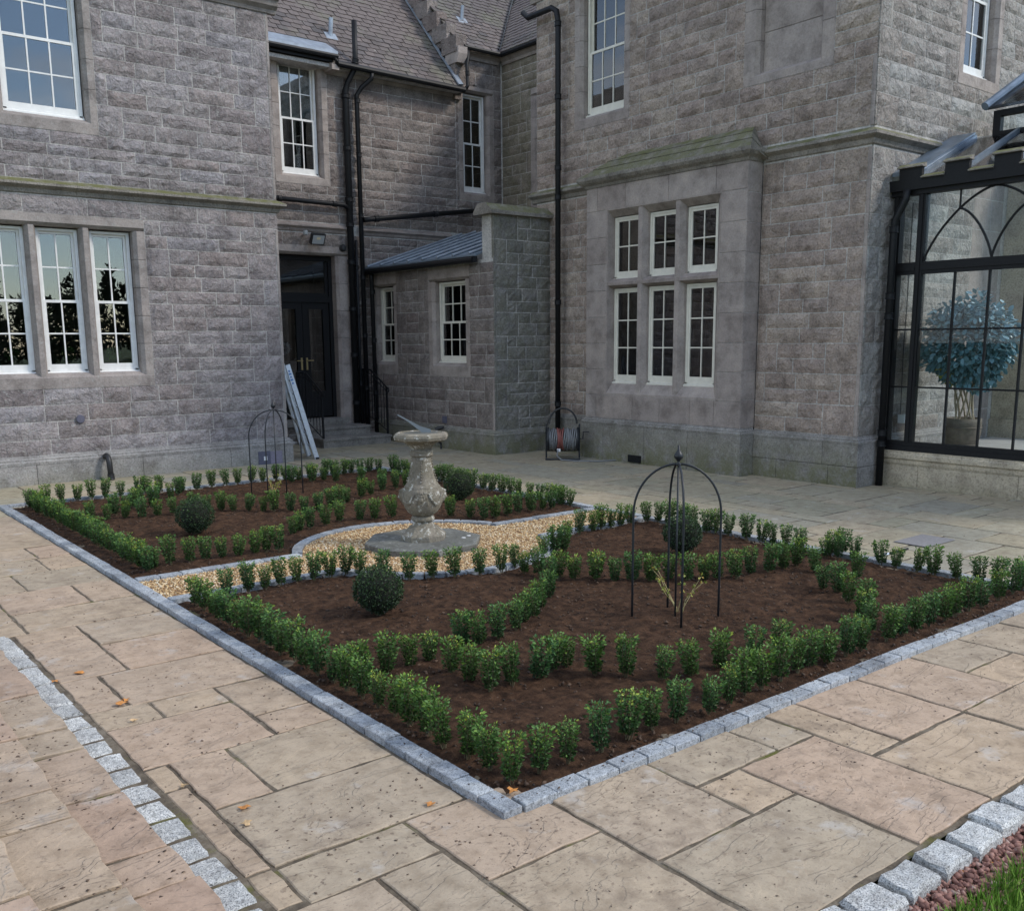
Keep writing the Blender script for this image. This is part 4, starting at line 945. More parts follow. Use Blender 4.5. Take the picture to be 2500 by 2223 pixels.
# bay
BY0, BY1 = 6.07, 9.47
hbay = (6.54, 8.97, 1.12, 4.21)
core(rw, PB, BY0, BY1, .62, 4.62, [hbay], M['mortar'], .32, -.006)
ashlar(rw, PB, BY0-.004, BY1, .72, 4.60, [hbay], A, .42, .45, .95, 'bay_stone')
ashlar(rw, Plane('y',BY0), 9.326, 9.66, .72, 4.60, [], A, .42, .5, .6, 'bay_stone')
for (yy, a, b) in ((BY0, 9.26, 9.6),):
    profile_run(rw, Plane('y',yy), 9.32, b, PLINTH(.62,.72,.06), M['plinth'], 'plinth_moulding', m0=-1); ashlar(rw, Plane('y',yy-.055), 9.265, 9.59, -.04, .622, [], M['plinth'], .62, .6, .9, 'plinth_stone', 0.)
profile_run(rw, PB, BY0, BY1, PLINTH(.62,.72,.06), M['plinth'], 'plinth_moulding', 1.2, m0=-1, m1=1); ashlar(rw, Plane('x',9.265), BY0-.055, BY1+.055, -.04, .622, [], M['plinth'], .62, .9, 1.4, 'plinth_stone', 0.)
lights = [(6.69,7.31),(7.50,8.12),(8.30,8.93)]
for a, b in ((7.31,7.50),(8.12,8.30)):
    c = (a+b)/2
    mb = MB(); mb.prism([PB.p(u,d,1.10) for u, d in ((a,-.26),(a,-.10),(c-.045,-.012),(c+.045,-.012),(b,-.10),(b,-.26))], (0,0,3.11)); obj('mullion', mb, A, rw)
mb = MB(); PB.prof(mb, 6.54, 8.97, [(-.26,2.93),(-.10,2.93),(-.008,2.97),(-.008,3.02),(-.10,3.08),(-.26,3.08)]); obj('transom', mb, A, rw)
mb = MB(); PB.prof(mb, 6.54, 8.97, [(-.26,1.12),(.004,1.12),(.004,1.16),(-.12,1.335),(-.26,1.335)]); obj('sill', mb, A, rw)
for a, b, sg in ((6.54,6.69,1),(8.97,8.93,-1)):
    mb = MB(); mb.prism([PB.p(u,d,1.12) for u, d in ((a,.002),(a,-.26),(b,-.26),(b,-.12),(a+sg*.02,.002))], (0,0,3.09)); obj('jamb_stone', mb, A, rw)
mb = MB(); PB.prof(mb, 6.50, 9.01, [(-.26,4.1),(-.12,4.1),(.004,4.2),(.004,4.215),(-.26,4.215)]); obj('lintel', mb, A, rw)
nm = ['right', 'middle', 'left']
for i, (a, b) in enumerate(lights):
    sash_window(rw, PB, a+.003, b-.003, 3.09, 4.09, 2, 2, -.17, 0, M['cream'], .042, f'upper {nm[i]} light of the bay window', room_depth=.9, curtain=[(b-.3,b-.02,3.1,4.05,'curtain_dark')])
    sash_window(rw, PB, a+.003, b-.003, 1.36, 2.92, 2, 3, -.17, 0, M['cream'], .042, f'lower {nm[i]} light of the bay window', room_depth=.9, curtain=[(b-.3,b-.02,1.4,2.9,'curtain_dark')])
# mossy stone roof of the bay
hood = empty('bay_roof', (9.4,7.77,4.6), rw)
profile_run(hood, PB, BY0, BY1, [(-.05,4.60),(.02,4.60),(.04,4.64),(.10,4.68),(.13,4.72),(.13,4.77),(-.05,4.79)], M['coping'], 'eaves_moulding', 1.2, m0=-1, m1=1)
profile_run(hood, Plane('y',BY0), 9.32, 9.66, [(-.05,4.60),(.02,4.60),(.04,4.64),(.10,4.68),(.13,4.72),(.13,4.77),(-.05,4.79)], M['coping'], 'eaves_moulding', m0=-1)
for r, (d0, z0, d1, z1) in enumerate(((.13,4.77,-.02,4.90),(-.01,4.905,-.14,5.02),(-.13,5.025,-.335,5.14))):
    f0, f1 = (.13-d0)/.465, (.13-d1)/.465
    yl0, yl1 = BY0-.13+f0*.30, BY1+.13-f0*.85; yu0, yu1 = BY0-.13+f1*.30, BY1+.13-f1*.85
    cuts = 3
    for c in range(cuts):
        t0, t1 = c/cuts, (c+1)/cuts; L0 = lambda t: yl0+(yl1-yl0)*t; U0 = lambda t: yu0+(yu1-yu0)*t
        a = [PB.p(L0(t0)+.002,d0,z0), PB.p(L0(t1)-.002,d0,z0), PB.p(U0(t1)-.002,d1,z1), PB.p(U0(t0)+.002,d1,z1)]
        mb = MB(); mb.add(a+[Vector((9.66,p.y,p.z-.16)) for p in a], [(0,1,2,3),(7,6,5,4),(0,4,5,1),(1,5,6,2),(2,6,7,3),(3,7,4,0)]); obj('roof_stone', mb, M['coping'], hood)
mb = MB(); mb.box(9.58,9.64,8.06,8.32,.0,.125); 
ave = MB(); ave.box(9.235,9.262,8.05,8.33,.02,.14); avo = obj('air_brick', ave, M['iron'], rw)

# ------------------------------------------------------------------ conservatory
cs = thing('conservatory', 'black framed glass conservatory with battlemented eaves on a pale sandstone base', 'conservatory', (10.2,2,0))
PC_ = Plane('x', 10.2); I = M['blackwood']; YE = -1.6
x = 4.24
for w in (.55,1.35,1.3,1.3,1.34):
    put_flat(cs, PC_, x-w, x, -.04, .30, M['sandstone'], 'base_stone', -.3, .0, .005, .003); x -= w
profile_run(cs, PC_, YE, 4.24, [(-.3,.30),(.004,.30),(.018,.33),(.018,.375),(.045,.395),(.045,.45),(.03,.47),(.03,.50),(-.3,.50)], M['sandstone'], 'base_moulding', 1.25)
mb = MB(); PC_.box(mb, YE, 4.24, -.09, .03, .503, .57); PC_.box(mb, YE, 4.24, -.075, .012, .57, .635); obj('frame_sill', mb, I, cs)
posts = [4.21, 3.86, 1.95, .02]
for p in posts:
    mb = MB(); PC_.box(mb, p-.05, p+.05, -.09, .02, .63, 3.96); PC_.box(mb, p-.018, p+.018, .02, .035, .63, 3.96); obj('post', mb, I, cs)
bays = [(3.91,4.16,[ ]),(2.0,3.81,[3.36,2.905,2.45]),(.07,1.90,[1.44,.985,.53])]
for a, b, mul_ in bays:
    mb = MB(); PC_.box(mb, a, b, -.08, .015, 2.90, 3.06); PC_.box(mb, a, b, .015, .03, 2.95, 3.01); obj('transom', mb, I, cs)
    mb = MB()
    for z in (1.385, 2.165): PC_.box(mb, a, b, -.03, .006, z-.012, z+.012)
    for m in mul_: PC_.box(mb, m-.012, m+.012, -.03, .008, .63, 2.90)
    mb and obj('glazing_bars', mb, I, cs)
    us = [a]+sorted(mul_)+[b]; zs = [.63,1.385,2.165,2.90]
    for u0, u1 in zip(us, us[1:]):
        for z0, z1 in zip(zs, zs[1:]):
            mb = MB(); PC_.box(mb, u0, u1, -.014, -.010, z0, z1); obj('pane', mb, M['glass_cons'], cs)
    mb = MB(); PC_.box(mb, a, b, -.014, -.010, 3.06, 3.94); obj('pane', mb, M['glass_cons'], cs)
    if mul_:
        mid = mul_[1]; hw_ = (b-a)/2; mb = MB()
        def arcp(y0, y1, z0, z1, n=14, t1=1.):
            return [PC_.p(y0+(y1-y0)*(1-math.cos(t)), -.012, z0+(z1-z0)*math.sin(t)) for t in [math.pi/2*i/n*t1 for i in range(n+1)]]
        for foot, apex in ((b, mid), (a, mid)):
            mb.tube([PC_.p(foot+(apex-foot)*(t**1.25), -.012, 3.06+.88*(1-(1-t)**1.55)) for t in [i/14 for i in range(15)]], .016, 6)
            q = (foot+mid)/2
            mb.tube([PC_.p(mid+(q-mid)*(t**1.25), -.012, 3.06+.646*(1-(1-t)**1.55)) for t in [i/10 for i in range(11)]], .016, 6)
            mb.tube([PC_.p(q,-.012,3.70), PC_.p(q,-.012,3.94)], .013, 6)
        obj('arch_tracery', mb, I, cs)
# eaves with battlements
mb = MB(); PC_.box(mb, YE, 4.30, -.10, .05, 3.94, 4.02); PC_.box(mb, YE, 4.32, -.02, .10, 4.00, 4.14); obj('fascia', mb, I, cs)
y = 4.17; k = 0
while y > YE:
    a = y-.32; mb = MB(); PC_.box(mb, a, y, .04, .095, 4.12, 4.285); obj('merlon', mb, I, cs)
    mb = MB(); mb.prism([PC_.p(a-.02,d,z) for d, z in ((.135,4.285),(.135,4.300),(.02,4.345),(.02,4.28))], PC_.p(y+.02,0,0)-PC_.p(a-.02,0,0)); obj('merlon_cap', mb, M['coping'], cs)
    mb = MB(); mb.prism([PC_.p(a-.31,d,z) for d, z in ((.135,4.135),(.135,4.148),(.02,4.19),(.02,4.13))], PC_.p(a-.0,0,0)-PC_.p(a-.31,0,0)); obj('merlon_cap', mb, M['coping'], cs)
    y -= .63
# roof: rafters and glass, lead flashing up the wall, lantern
rs0, rs1 = Vector((10.18,0,4.15)), Vector((11.65,0,4.80)); yy = 4.22
mb = MB(); mb.prism([(10.12,4.28,4.20),(11.65,4.28,4.86),(11.65,4.28,4.91),(10.12,4.28,4.25)], (0,-.34,0)); obj('lead_flashing', mb, M['leadroof'], cs)
ys = [3.94]
while ys[-1] > YE: ys.append(ys[-1]-.61)
for a, b in zip(ys, ys[1:]):
    mb = MB(); mb.beam(rs0+Vector((0,a,.04)), rs1+Vector((0,a,.04)), .05, .07); obj('rafter', mb, M['leadroof'], cs)
    mb = MB(); mb.prism([rs0+Vector((0,a,.03)), rs1+Vector((0,a,.03)), rs1+Vector((0,a,.036)), rs0+Vector((0,a,.036))], (0,b-a,0)); obj('roof_pane', mb, M['glass_roof'], cs)
mb = MB(); mb.box(11.60,11.70,YE,3.68,4.78,4.86); mb.box(11.60,11.70,YE,3.68,5.06,5.14)
for p in (3.63,3.15,2.65,2.1): mb.box(11.60,11.70,p-.05,p+.05,4.86,5.06)
obj('lantern_frame', mb, I, cs)
mb = MB(); mb.box(11.645,11.65,YE,3.6,4.86,5.06); obj('pane', mb, M['glass_cons'], cs)
mb = MB(); mb.prism([(11.48,3.74,5.14),(11.48,3.74,5.18),(13.2,3.0,6.4),(13.2,3.0,6.34)], (0,-5,0)); obj('lantern_roof', mb, M['glass_roof'], cs)
mb = MB(); mb.tube([(11.46,3.74,5.19),(13.2,3.1,6.44)], .06, 10); obj('lead_hip', mb, M['leadroof'], cs)
# inside
mb = MB(); mb.box(10.30,17.0,YE,4.24,.30,.45); tag(obj('floor', mb, M['floorin'], cs), 'pale stone floor inside the conservatory')
mb = MB(); mb.box(13.55,14.0,3.45,4.30,.45,4.9); mb.box(13.5,14.05,3.40,4.30,.45,.75); obj('inner_pier', mb, M['sandstone'], cs)
mb = MB(); mb.box(16.9,17.0,YE,4.3,.45,4.9); mb.box(14.0,16.9,4.22,4.32,.45,4.9); obj('inner_wall', mb, simple('inner_plaster', (.45,.43,.38), .9), cs)
mb = MB(); mb.box(16.85,16.9,1.6,3.0,1.1,3.2); obj('inner_door', mb, M['cream'], cs)  # plain cream panel added to stand for the pale window beyond
mb = MB(); mb.tube([(10.62,4.235,3.9),(10.62,4.235,2.5),(10.60,4.235,1.9),(10.63,4.235,.9)], .006, 5); obj('wall_cable', mb, M['cable'], cs)
mb = MB(); mb.box(10.55,10.72,4.13,4.23,.85,.97); obj('socket_box', mb, M['sticker'], cs)

# ------------------------------------------------------------------ weeping fig in its pot
fg = thing('potted_fig', 'potted weeping fig with twisted stems inside the conservatory', 'potted tree', (11.1,3.55,.45))
mb = MB(); mb.lathe([(.15,.455),(.21,.56),(.245,.72),(.25,.86),(.245,.93),(.225,.93),(.22,.87),(.0,.87)], (11.1,3.55,0), 28)
for z in (.56,.64,.72,.80): mb.lathe([(.2+.05*(z-.5)/.3,z-.012),(.212+.05*(z-.5)/.3,z),(.2+.05*(z-.5)/.3,z+.012)], (11.1,3.55,0), 28)
obj('pot', mb, M['pot'], fg, smooth=True)
for k in range(9):
    a = k*.7; mb = MB()
    mb.tube([(11.1+(.10+.03*math.sin(t*5+k))*math.cos(a+t*1.5), 3.55+(.13+.03*math.cos(t*6+k))*math.sin(a+t*1.5), .86+t*.66) for t in [i/10 for i in range(11)]], .013, 6); obj('stem', mb, M['bark'], fg, smooth=True)
r2 = np.random.default_rng(21); n = 3600
v = r2.normal(size=(n,3)); v /= np.linalg.norm(v,axis=1,keepdims=True); rad = r2.uniform(.25,1,(n,1))**.45
lump = np.array([1+.28*noise.noise(Vector(tuple(q*2.2))) for q in v])[:,None]
base = v*rad*lump*np.array([.52,.62,.64]); base[:,2] += 1.98; out_ = v*.05+r2.normal(0,.03,(n,3)); out_[:,2] -= .045
tip = base+out_/np.linalg.norm(out_,axis=1,keepdims=True)*r2.uniform(.06,.11,(n,1))
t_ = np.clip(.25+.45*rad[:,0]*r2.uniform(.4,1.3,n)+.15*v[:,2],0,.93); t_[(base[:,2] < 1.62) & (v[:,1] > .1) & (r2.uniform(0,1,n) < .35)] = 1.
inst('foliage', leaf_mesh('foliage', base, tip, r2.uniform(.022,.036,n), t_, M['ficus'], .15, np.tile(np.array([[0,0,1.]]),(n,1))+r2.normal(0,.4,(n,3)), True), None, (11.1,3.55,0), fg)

# ------------------------------------------------------------------ pipes
def downpipe(label, pts, r, collars=(), name='downpipe', mat=None, cat='pipe', extra=()):
    mat = mat or M['iron']; pts = [Vector(p) for p in pts]; t = thing(name, label, cat, (pts[-1].x, pts[-1].y, min(p.z for p in pts)))
    mb = MB(); mb.tube(pts, r, 12); obj('pipe', mb, mat, t, smooth=True)
    rr0 = r if not isinstance(r, list) else r[-1]
    for c in collars:
        c = Vector(c); d = Vector((0,0,1))
        for i in range(len(pts)-1):
            ab = pts[i+1]-pts[i]; s = max(0,min(1,(c-pts[i]).dot(ab)/ab.length_squared))
            if (pts[i]+ab*s-c).length < .05: d = ab.normalized(); rr0 = r if not isinstance(r, list) else r[i+1]
        mb = MB(); mb.tube([c-d*.045,c-d*.04,c-d*.03,c+d*.03,c+d*.04,c+d*.045], [rr0*1.12,rr0*1.32,rr0*1.2,rr0*1.2,rr0*1.32,rr0*1.12], 12); obj('collar', mb, mat, t)
    return t
def cz(x, y, zs): return [(x, y, z) for z in zs]
downpipe('fat black soil stack rising past the eaves beside the door', [(7.95,14.80,8.36),(7.95,14.80,7.58),(7.93,14.82,7.45),(7.83,14.93,7.2),(7.80,14.98,7.05),(7.80,14.98,0)], [.055,.055,.055,.055,.07,.07], [(7.95,14.80,7.6)]+cz(7.80,14.98,(6.95,5.95,4.95,4.45,3.7,2.75,1.8,.8)))
downpipe('thin black pipe between the two stacks by the door', [(7.93,14.99,4.15),(7.93,14.99,0)], .032, cz(7.93,14.99,(3.6,2.6,1.2)))
downpipe('black rainwater pipe swan-necked from the eaves gutter', [(8.30,14.76,7.42),(8.30,14.78,7.32),(8.14,14.92,7.15),(8.05,14.97,7.0),(8.06,14.97,0)], .048, cz(8.06,14.97,(6.9,5.85,4.65,3.4,2.2,1.1)))
downpipe('black downpipe in the corner from the lean-to gutter', [(8.16,14.80,3.48),(8.16,14.80,3.36),(8.20,14.86,3.2),(8.21,14.86,0)], .046, cz(8.21,14.86,(3.1,2.1,1.0)))
downpipe('short horizontal black pipe running from the left wing to the stack', [(5.4,14.97,4.85),(7.66,14.97,4.83),(7.78,14.97,4.76)], .046, [(6.25,14.97,4.842),(7.45,14.97,4.832)], 'waste_pipe')
downpipe('long sloping black pipe across the wall above the lean-to', [(8.10,14.93,4.56),(8.25,14.93,4.58),(11.45,14.93,5.02)], .052, [(8.4,14.93,4.60),(9.9,14.93,4.807)], 'waste_pipe')
downpipe('tall black downpipe on the front of the right wing', [(9.46,11.34,7.92),(9.46,11.2,7.80),(9.46,10.55,7.80),(9.46,10.42,7.72),(9.46,10.38,7.55),(9.46,10.38,0)], .05, cz(9.46,10.38,(7.5,6.3,5.1,4.6,2.75,.9)))
downpipe('black downpipe at the corner of the conservatory', [(10.06,4.02,4.0),(10.06,4.03,3.88),(10.04,4.09,3.74),(10.03,4.15,3.62),(10.03,4.16,3.5),(10.03,4.16,0)], .05, cz(10.03,4.16,(3.5,2.62,2.35,.75,.6)))
downpipe('short black pipe under the stepped gable', [(10.80,14.88,8.34),(10.80,14.86,8.2),(10.72,14.80,8.0),(10.72,14.78,7.55),(10.66,14.76,7.48)], .04, [(10.72,14.787,7.8)])
downpipe('bent black vent pipe at the foot of the left wing', [(1.88,12.40,.34),(1.88,12.30,.37),(1.885,12.24,.35),(1.89,12.21,.27),(1.90,12.20,-.02)], .042, [(1.898,12.201,.05)], 'vent_pipe', M['plastic'])

# vent plate on the plinth
vp = thing('vent_plate', 'dark square plate with white sticker low on the left wing plinth', 'vent', (4.50,12.36,.0))
mb = MB(); mb.box(4.38,4.60,12.355,12.369,.0,.225); obj('plate', mb, M['metalplate'], vp)
mb = MB(); mb.box(4.475,4.535,12.350,12.356,.07,.14); obj('sticker', mb, M['sticker'], vp)
mb = MB(); mb.box(4.60,4.82,12.357,12.369,.0,.215); obj('plate', mb, simple('lilac_grey_plate', (.22,.20,.25), .7, var=.15), vp)

# floodlight over the door
fl = thing('floodlight', 'black floodlight with motion sensor above the door', 'floodlight', (6.98,15.0,4.1))
c = Vector((6.98,14.86,4.11)); ti = Matrix.Rotation(math.radians(28), 3, 'X')
def tbox(mb, x0, x1, y0, y1, z0, z1, c=c, R=ti):
    q = MB(); q.box(x0,x1,y0,y1,z0,z1); return mb.add([c+R@Vector(p) for p in q.v], q.f)
mb = tbox(MB(), -.15,.15,-.035,.035,-.11,.11); mb.beam(c+Vector((0,.02,.05)), c+Vector((0,.22,.08)), .05, .03); obj('housing', mb, M['plastic'], fl)
obj('lens', tbox(MB(), -.125,.125,-.042,-.034,-.09,.085), M['lampglass'], fl)
obj('led', tbox(MB(), -.04,.04,-.046,-.041,.0,.05), simple('led_chip', (.75,.65,.42), .5), fl)
mb = MB(); mb.tube([(6.80,15.05,4.23),(6.76,14.95,4.22)], .02, 8); mb.lathe([(.0,-.05),(.045,-.04),(.05,0),(.04,.045),(0,.05)], (6.75,14.92,4.22), 12); obj('sensor', mb, simple('grey_sensor', (.35,.37,.37), .5), fl)
bl = thing('wall_bell', 'small round black bell beside the stack', 'bell', (7.62,15.02,4.05)); mb = MB(); mb.lathe([(0,0),(.075,0),(.075,.04),(.05,.08),(0,.085)], (0,0,0), 16); mb.v = [(7.66+p[0],15.09-p[2],3.98+p[1]) for p in mb.v]; obj('dome', mb, M['plastic'], bl)

# ------------------------------------------------------------------ door steps and handrails
st = thing('door_steps', 'grey stone steps up to the black door', 'steps', (7.2,14.4,0))
def step(x0, x1, y0, y1, z0, z1):
    mb = MB(); mb.box(x0+.02,x1-.02,y0+.03,y1,z0,z1-.045); obj('riser', mb, M['stepstone'], st)
    n = 2; 
    for i in range(n):
        a, b = x0+(x1-x0)*i/n, x0+(x1-x0)*(i+1)/n; slab_obj(a, b, y0, y1, z1, M['stepstone'], st, 'tread', .045, .005, .006, .002)
step(6.42,8.0,13.90,15.08,0,.18); step(6.42,7.80,14.38,15.08,.18,.36)
mb = MB(); mb.box(6.05,7.6,14.96,15.34,.36,.49); obj('threshold', mb, M['stepstone'], st)
def rail(label, pts, floor, x):
    t = thing('handrail', label, 'handrail', (x, pts[0][0], floor(pts[0][0])))
    mb = MB(); mb.tube([(x,y,z) for y, z in pts], .016, 8)
    mb.tube([(x,pts[0][0]-.03+.055*math.cos(a),pts[0][1]-.055+.05*math.sin(a)) for a in [1.2+i*.5 for i in range(9)]], .012, 6); obj('top_rail', mb, M['iron'], t)
    mb = MB(); mb.tube([(x,y,floor(y)+.12+ (0)) for y, z in pts], .010, 6); mb.tube([(x,y,z-.09) for y, z in pts], .010, 6); obj('lower_rail', mb, M['iron'], t)
    for y, z in (pts[0], pts[-1]): mb = MB(); mb.box(x-.017,x+.017,y-.017,y+.017,floor(y)-.02,z); obj('post', mb, M['iron'], t)
    n = 8
    for i in range(1, n):
        f = i/n; y = pts[0][0]+(pts[-1][0]-pts[0][0])*f
        for (ya,za),(yb,zb) in zip(pts,pts[1:]):
            if ya <= y <= yb: z = za+(zb-za)*(y-ya)/(yb-ya)
        mb = MB(); mb.tube([(x,y,floor(y)+.12),(x,y,z)], .008, 6); obj('baluster', mb, M['iron'], t)
ramp_z = lambda y: max(0., min(.36, (y-13.9)*.6))
rail('black iron handrail on the left of the door steps behind the ladder', [(14.0,1.10),(14.65,1.46),(15.05,1.46)], ramp_z, 6.48)
rail('black iron handrail on the right of the door steps by the pipes', [(14.10,1.14),(14.72,1.48),(15.05,1.50)], ramp_z, 8.02)

# ------------------------------------------------------------------ ladder leaning by the corner
ld = thing('stepladder', 'folded aluminium stepladder leaning at the corner of the left wing', 'ladder', (5.5,12.6,0))
def lerp(a, b, t): return Vector(a)+(Vector(b)-Vector(a))*t
n0, n1 = Vector((5.52,12.44,0)), Vector((5.09,12.56,1.68)); of = Vector((.10,.50,0))
for o_ in (Vector((0,0,0)), of):
    mb = MB(); mb.beam(n0+o_, n1+o_*.72, .028, .085, (1,0,.2)); obj('stile', mb, M['alu'], ld)
for k in range(1, 7):
    t = k/7.2; mb = MB(); mb.beam(lerp(n0, n1, t), lerp(n0+of, n1+of*.72, t), .085, .022); obj('tread', mb, M['alu'], ld)
m0, m1 = Vector((5.42,12.54,.06)), Vector((5.06,12.60,1.5))
for o_ in (Vector((0,0,0)), of*.8):
    mb = MB(); mb.beam(m0+o_, m1+o_*.72, .024, .05, (1,0,.2)); obj('rear_leg', mb, M['alu'], ld)
for k, t in enumerate((.80,.835,.865,.895,.925)):
    p = lerp(n0, n1, t); mb = MB(); mb.beam(p+Vector((-.012,-.017,0)), p+Vector((-.018,-.017,.03)), .05 if k % 2 else .03, .004, (0,1,0)); obj('printed_mark', mb, M['blueprint'], ld)
for o_ in (Vector((0,0,0)), of):
    mb = MB(); mb.box(n0.x+o_.x-.03, n0.x+o_.x+.03, n0.y+o_.y-.03, n0.y+o_.y+.03, 0, .035); obj('rubber_foot', mb, M['plastic'], ld)

# ------------------------------------------------------------------ hose reel
hz = thing('hose_reel', 'garden hose reel with grey and red hose beside the downpipe', 'hose reel', (9.0,9.62,0))
cx, cy0, cy1 = 8.98, 9.36, 9.88
mb = MB()
for y in (cy0-.03, cy1+.03):
    mb.tube([(cx-.02,y,.62),(cx-.02,y,.06),(cx-.06,y,.02),(cx-.22,y,.02)], .015, 8)
mb.tube([(cx-.22,cy0-.03,.02),(cx-.22,cy1+.03,.02)], .015, 8); mb.tube([(cx,cy0-.03,.15),(cx,cy1+.03,.15)], .012, 8)
obj('stand', mb, M['steel_dark'], hz)
mb = MB(); mb.tube([(cx+.02,(cy0+cy1)/2+.245*math.cos(a),.62+.27*math.sin(a)) for a in [math.pi*i/16 for i in range(17)]], .017, 8); obj('handle_bow', mb, M['plastic'], hz)
for y in (cy0, cy1):
    mb = MB(); mb.lathe([(.0,-.015),(.21,-.015),(.215,0),(.21,.015),(0,.015)], (0,0,0), 28); mb.v = [(cx+p[0], y+p[2], .35+p[1]) for p in mb.v]; obj('drum_flange', mb, M['steel_dark'], hz)
for k in range(17):
    y = cy0+.03+(cy1-cy0-.06)*k/16; r_ = .165+.012*((k*7)%3); mb = MB()
    mb.tube([(cx+r_*math.cos(a), y+.012*math.sin(a*2+k), .35+r_*math.sin(a)) for a in [2*math.pi*i/22 for i in range(23)]], .0135, 7); obj('hose_turn', mb, M['hose_red'] if 8 <= k <= 11 else M['rubber'], hz, smooth=True)
mb = MB(); mb.tube([(cx-.02,cy0-.03,.36),(cx-.02,cy0-.09,.36),(cx-.02,cy0-.10,.48),(cx-.02,cy0-.2,.48)], .012, 8); obj('crank_handle', mb, M['plastic'], hz)
mb = MB(); mb.tube([(cx-.17,9.70,.20),(cx-.24,9.72,.08),(cx-.32,9.64,.02),(cx-.42,9.4,.016),(cx-.45,9.0,.016),(cx-.25,8.6,.016),(cx-.05,8.3,.016),(cx+.1,8.5,.016)], .0125, 7); obj('trailing_hose', mb, M['rubber'], hz, smooth=True)
mb = MB(); mb.box(cx-.19,cx-.16,9.66,9.72,.15,.20); obj('connector', mb, M['sticker'], hz)

hz.location = (8.80,9.50,0); hz.rotation_euler = (0,0,math.radians(48))

# black ground spotlight behind the sundial
gs = thing('garden_spotlight', 'small black ground spotlight by the lean-to plinth', 'lamp', (8.12,12.3,0))
mb = MB(); mb.tube([(8.12,12.3,0),(8.12,12.3,.1),(8.05,12.28,.14)], .02, 8); mb.tube([(8.12,12.3,.1),(8.11,12.30,.34)], .012, 6); obj('stake', mb, M['plastic'], gs)
mb = MB(); mb.tube([(8.16,12.26,.42),(8.10,12.34,.40),(8.06,12.38,.36)], [.03,.045,.05], 10); obj('head', mb, M['plastic'], gs)

# ------------------------------------------------------------------ sundial
SX, SY = 2.85, 4.95
sd = thing('sundial', 'carved stone baluster sundial on octagonal slab in the gravel circle', 'sundial', (SX,SY,0))
o8 = math.pi/8+.06
def sl8(name, prof, mat, seg=8, smooth=False, rot=o8):
    mb = MB(); mb.lathe(prof, (SX,SY,0), seg, rot); return obj(name, mb, mat, sd, smooth=smooth)
sl8('base_slab', [(.60,.01),(.605,.075),(.59,.085),(.0,.086)], M['sundial_base'])
sl8('pedestal', [(.235,.085),(.235,.135),(.222,.150),(.215,.152),(.15,.215),(.125,.222),(.105,.25),(.095,.272)], M['sundial'])
sl8('collar', [(.095,.27),(.112,.275),(.120,.295),(.112,.32),(.09,.33)], M['sundial'], 24, True)
prof = [(.085,.322),(.112,.336),(.150,.365),(.180,.41),(.199,.465),(.207,.53),(.202,.575),(.192,.60),(.180,.612),(.184,.622),(.172,.635),(.150,.67),(.128,.73),(.113,.80),(.103,.87),(.098,.93)]
mb = MB(); seg = 32; SX_ = []
for r, z in prof:
    t = max(0, min(1, (z-.62)/.12))
    for j in range(seg):
        a = 2*math.pi*j/seg; k = math.cos(math.pi/8)/math.cos(((a-o8) % (math.pi/4))-math.pi/8); rr_ = r*(1+(k*1.04-1)*t); SX_.append((SX+rr_*math.cos(a), SY+rr_*math.sin(a), z))
mb.add(SX_, [(i*seg+j, i*seg+(j+1)%seg, (i+1)*seg+(j+1)%seg, (i+1)*seg+j) for i in range(len(prof)-1) for j in range(seg)]); obj('baluster', mb, M['sundial'], sd, smooth=True)
sl8('neck_ring', [(.10,.925),(.112,.93),(.118,.943),(.112,.957),(.108,.965),(.116,.975),(.112,.99),(.10,.995)], M['sundial'], 24, True)
sl8('capital', [(.098,.99),(.108,1.01),(.14,1.045),(.165,1.06),(.17,1.082)], M['sundial'])
sl8('dial_top', [(.16,1.075),(.235,1.080),(.272,1.098),(.282,1.125),(.275,1.150),(.255,1.165),(.225,1.168),(.215,1.158),(0,1.158)], M['sundial'])
mb = MB(); mb.lathe([(.0,1.157),(.17,1.158),(.168,1.163),(0,1.164)], (SX,SY,0), 28); obj('dial_plate', mb, simple('weathered_bronze', (.16,.16,.135), .5, .5, var=.3), sd)
ga = math.radians(150); gd = Vector((math.cos(ga), math.sin(ga), 0)); gn = Vector((-gd.y, gd.x, 0))*.006
b0 = Vector((SX,SY,1.163))-gd*.10
pl_ = [b0, b0+gd*.09, b0+gd*.13+Vector((0,0,.035)), b0+gd*.24+Vector((0,0,.122)), b0+gd*.33+Vector((0,0,.175)), b0+gd*.325+Vector((0,0,.187)), b0+gd*.10+Vector((0,0,.062)), b0+gd*.0+Vector((0,0,.03))]
mb = MB(); mb.prism([p-gn for p in pl_], gn*2); obj('gnomon', mb, simple('grey_metal_gnomon', (.20,.225,.245), .5, .5), sd)
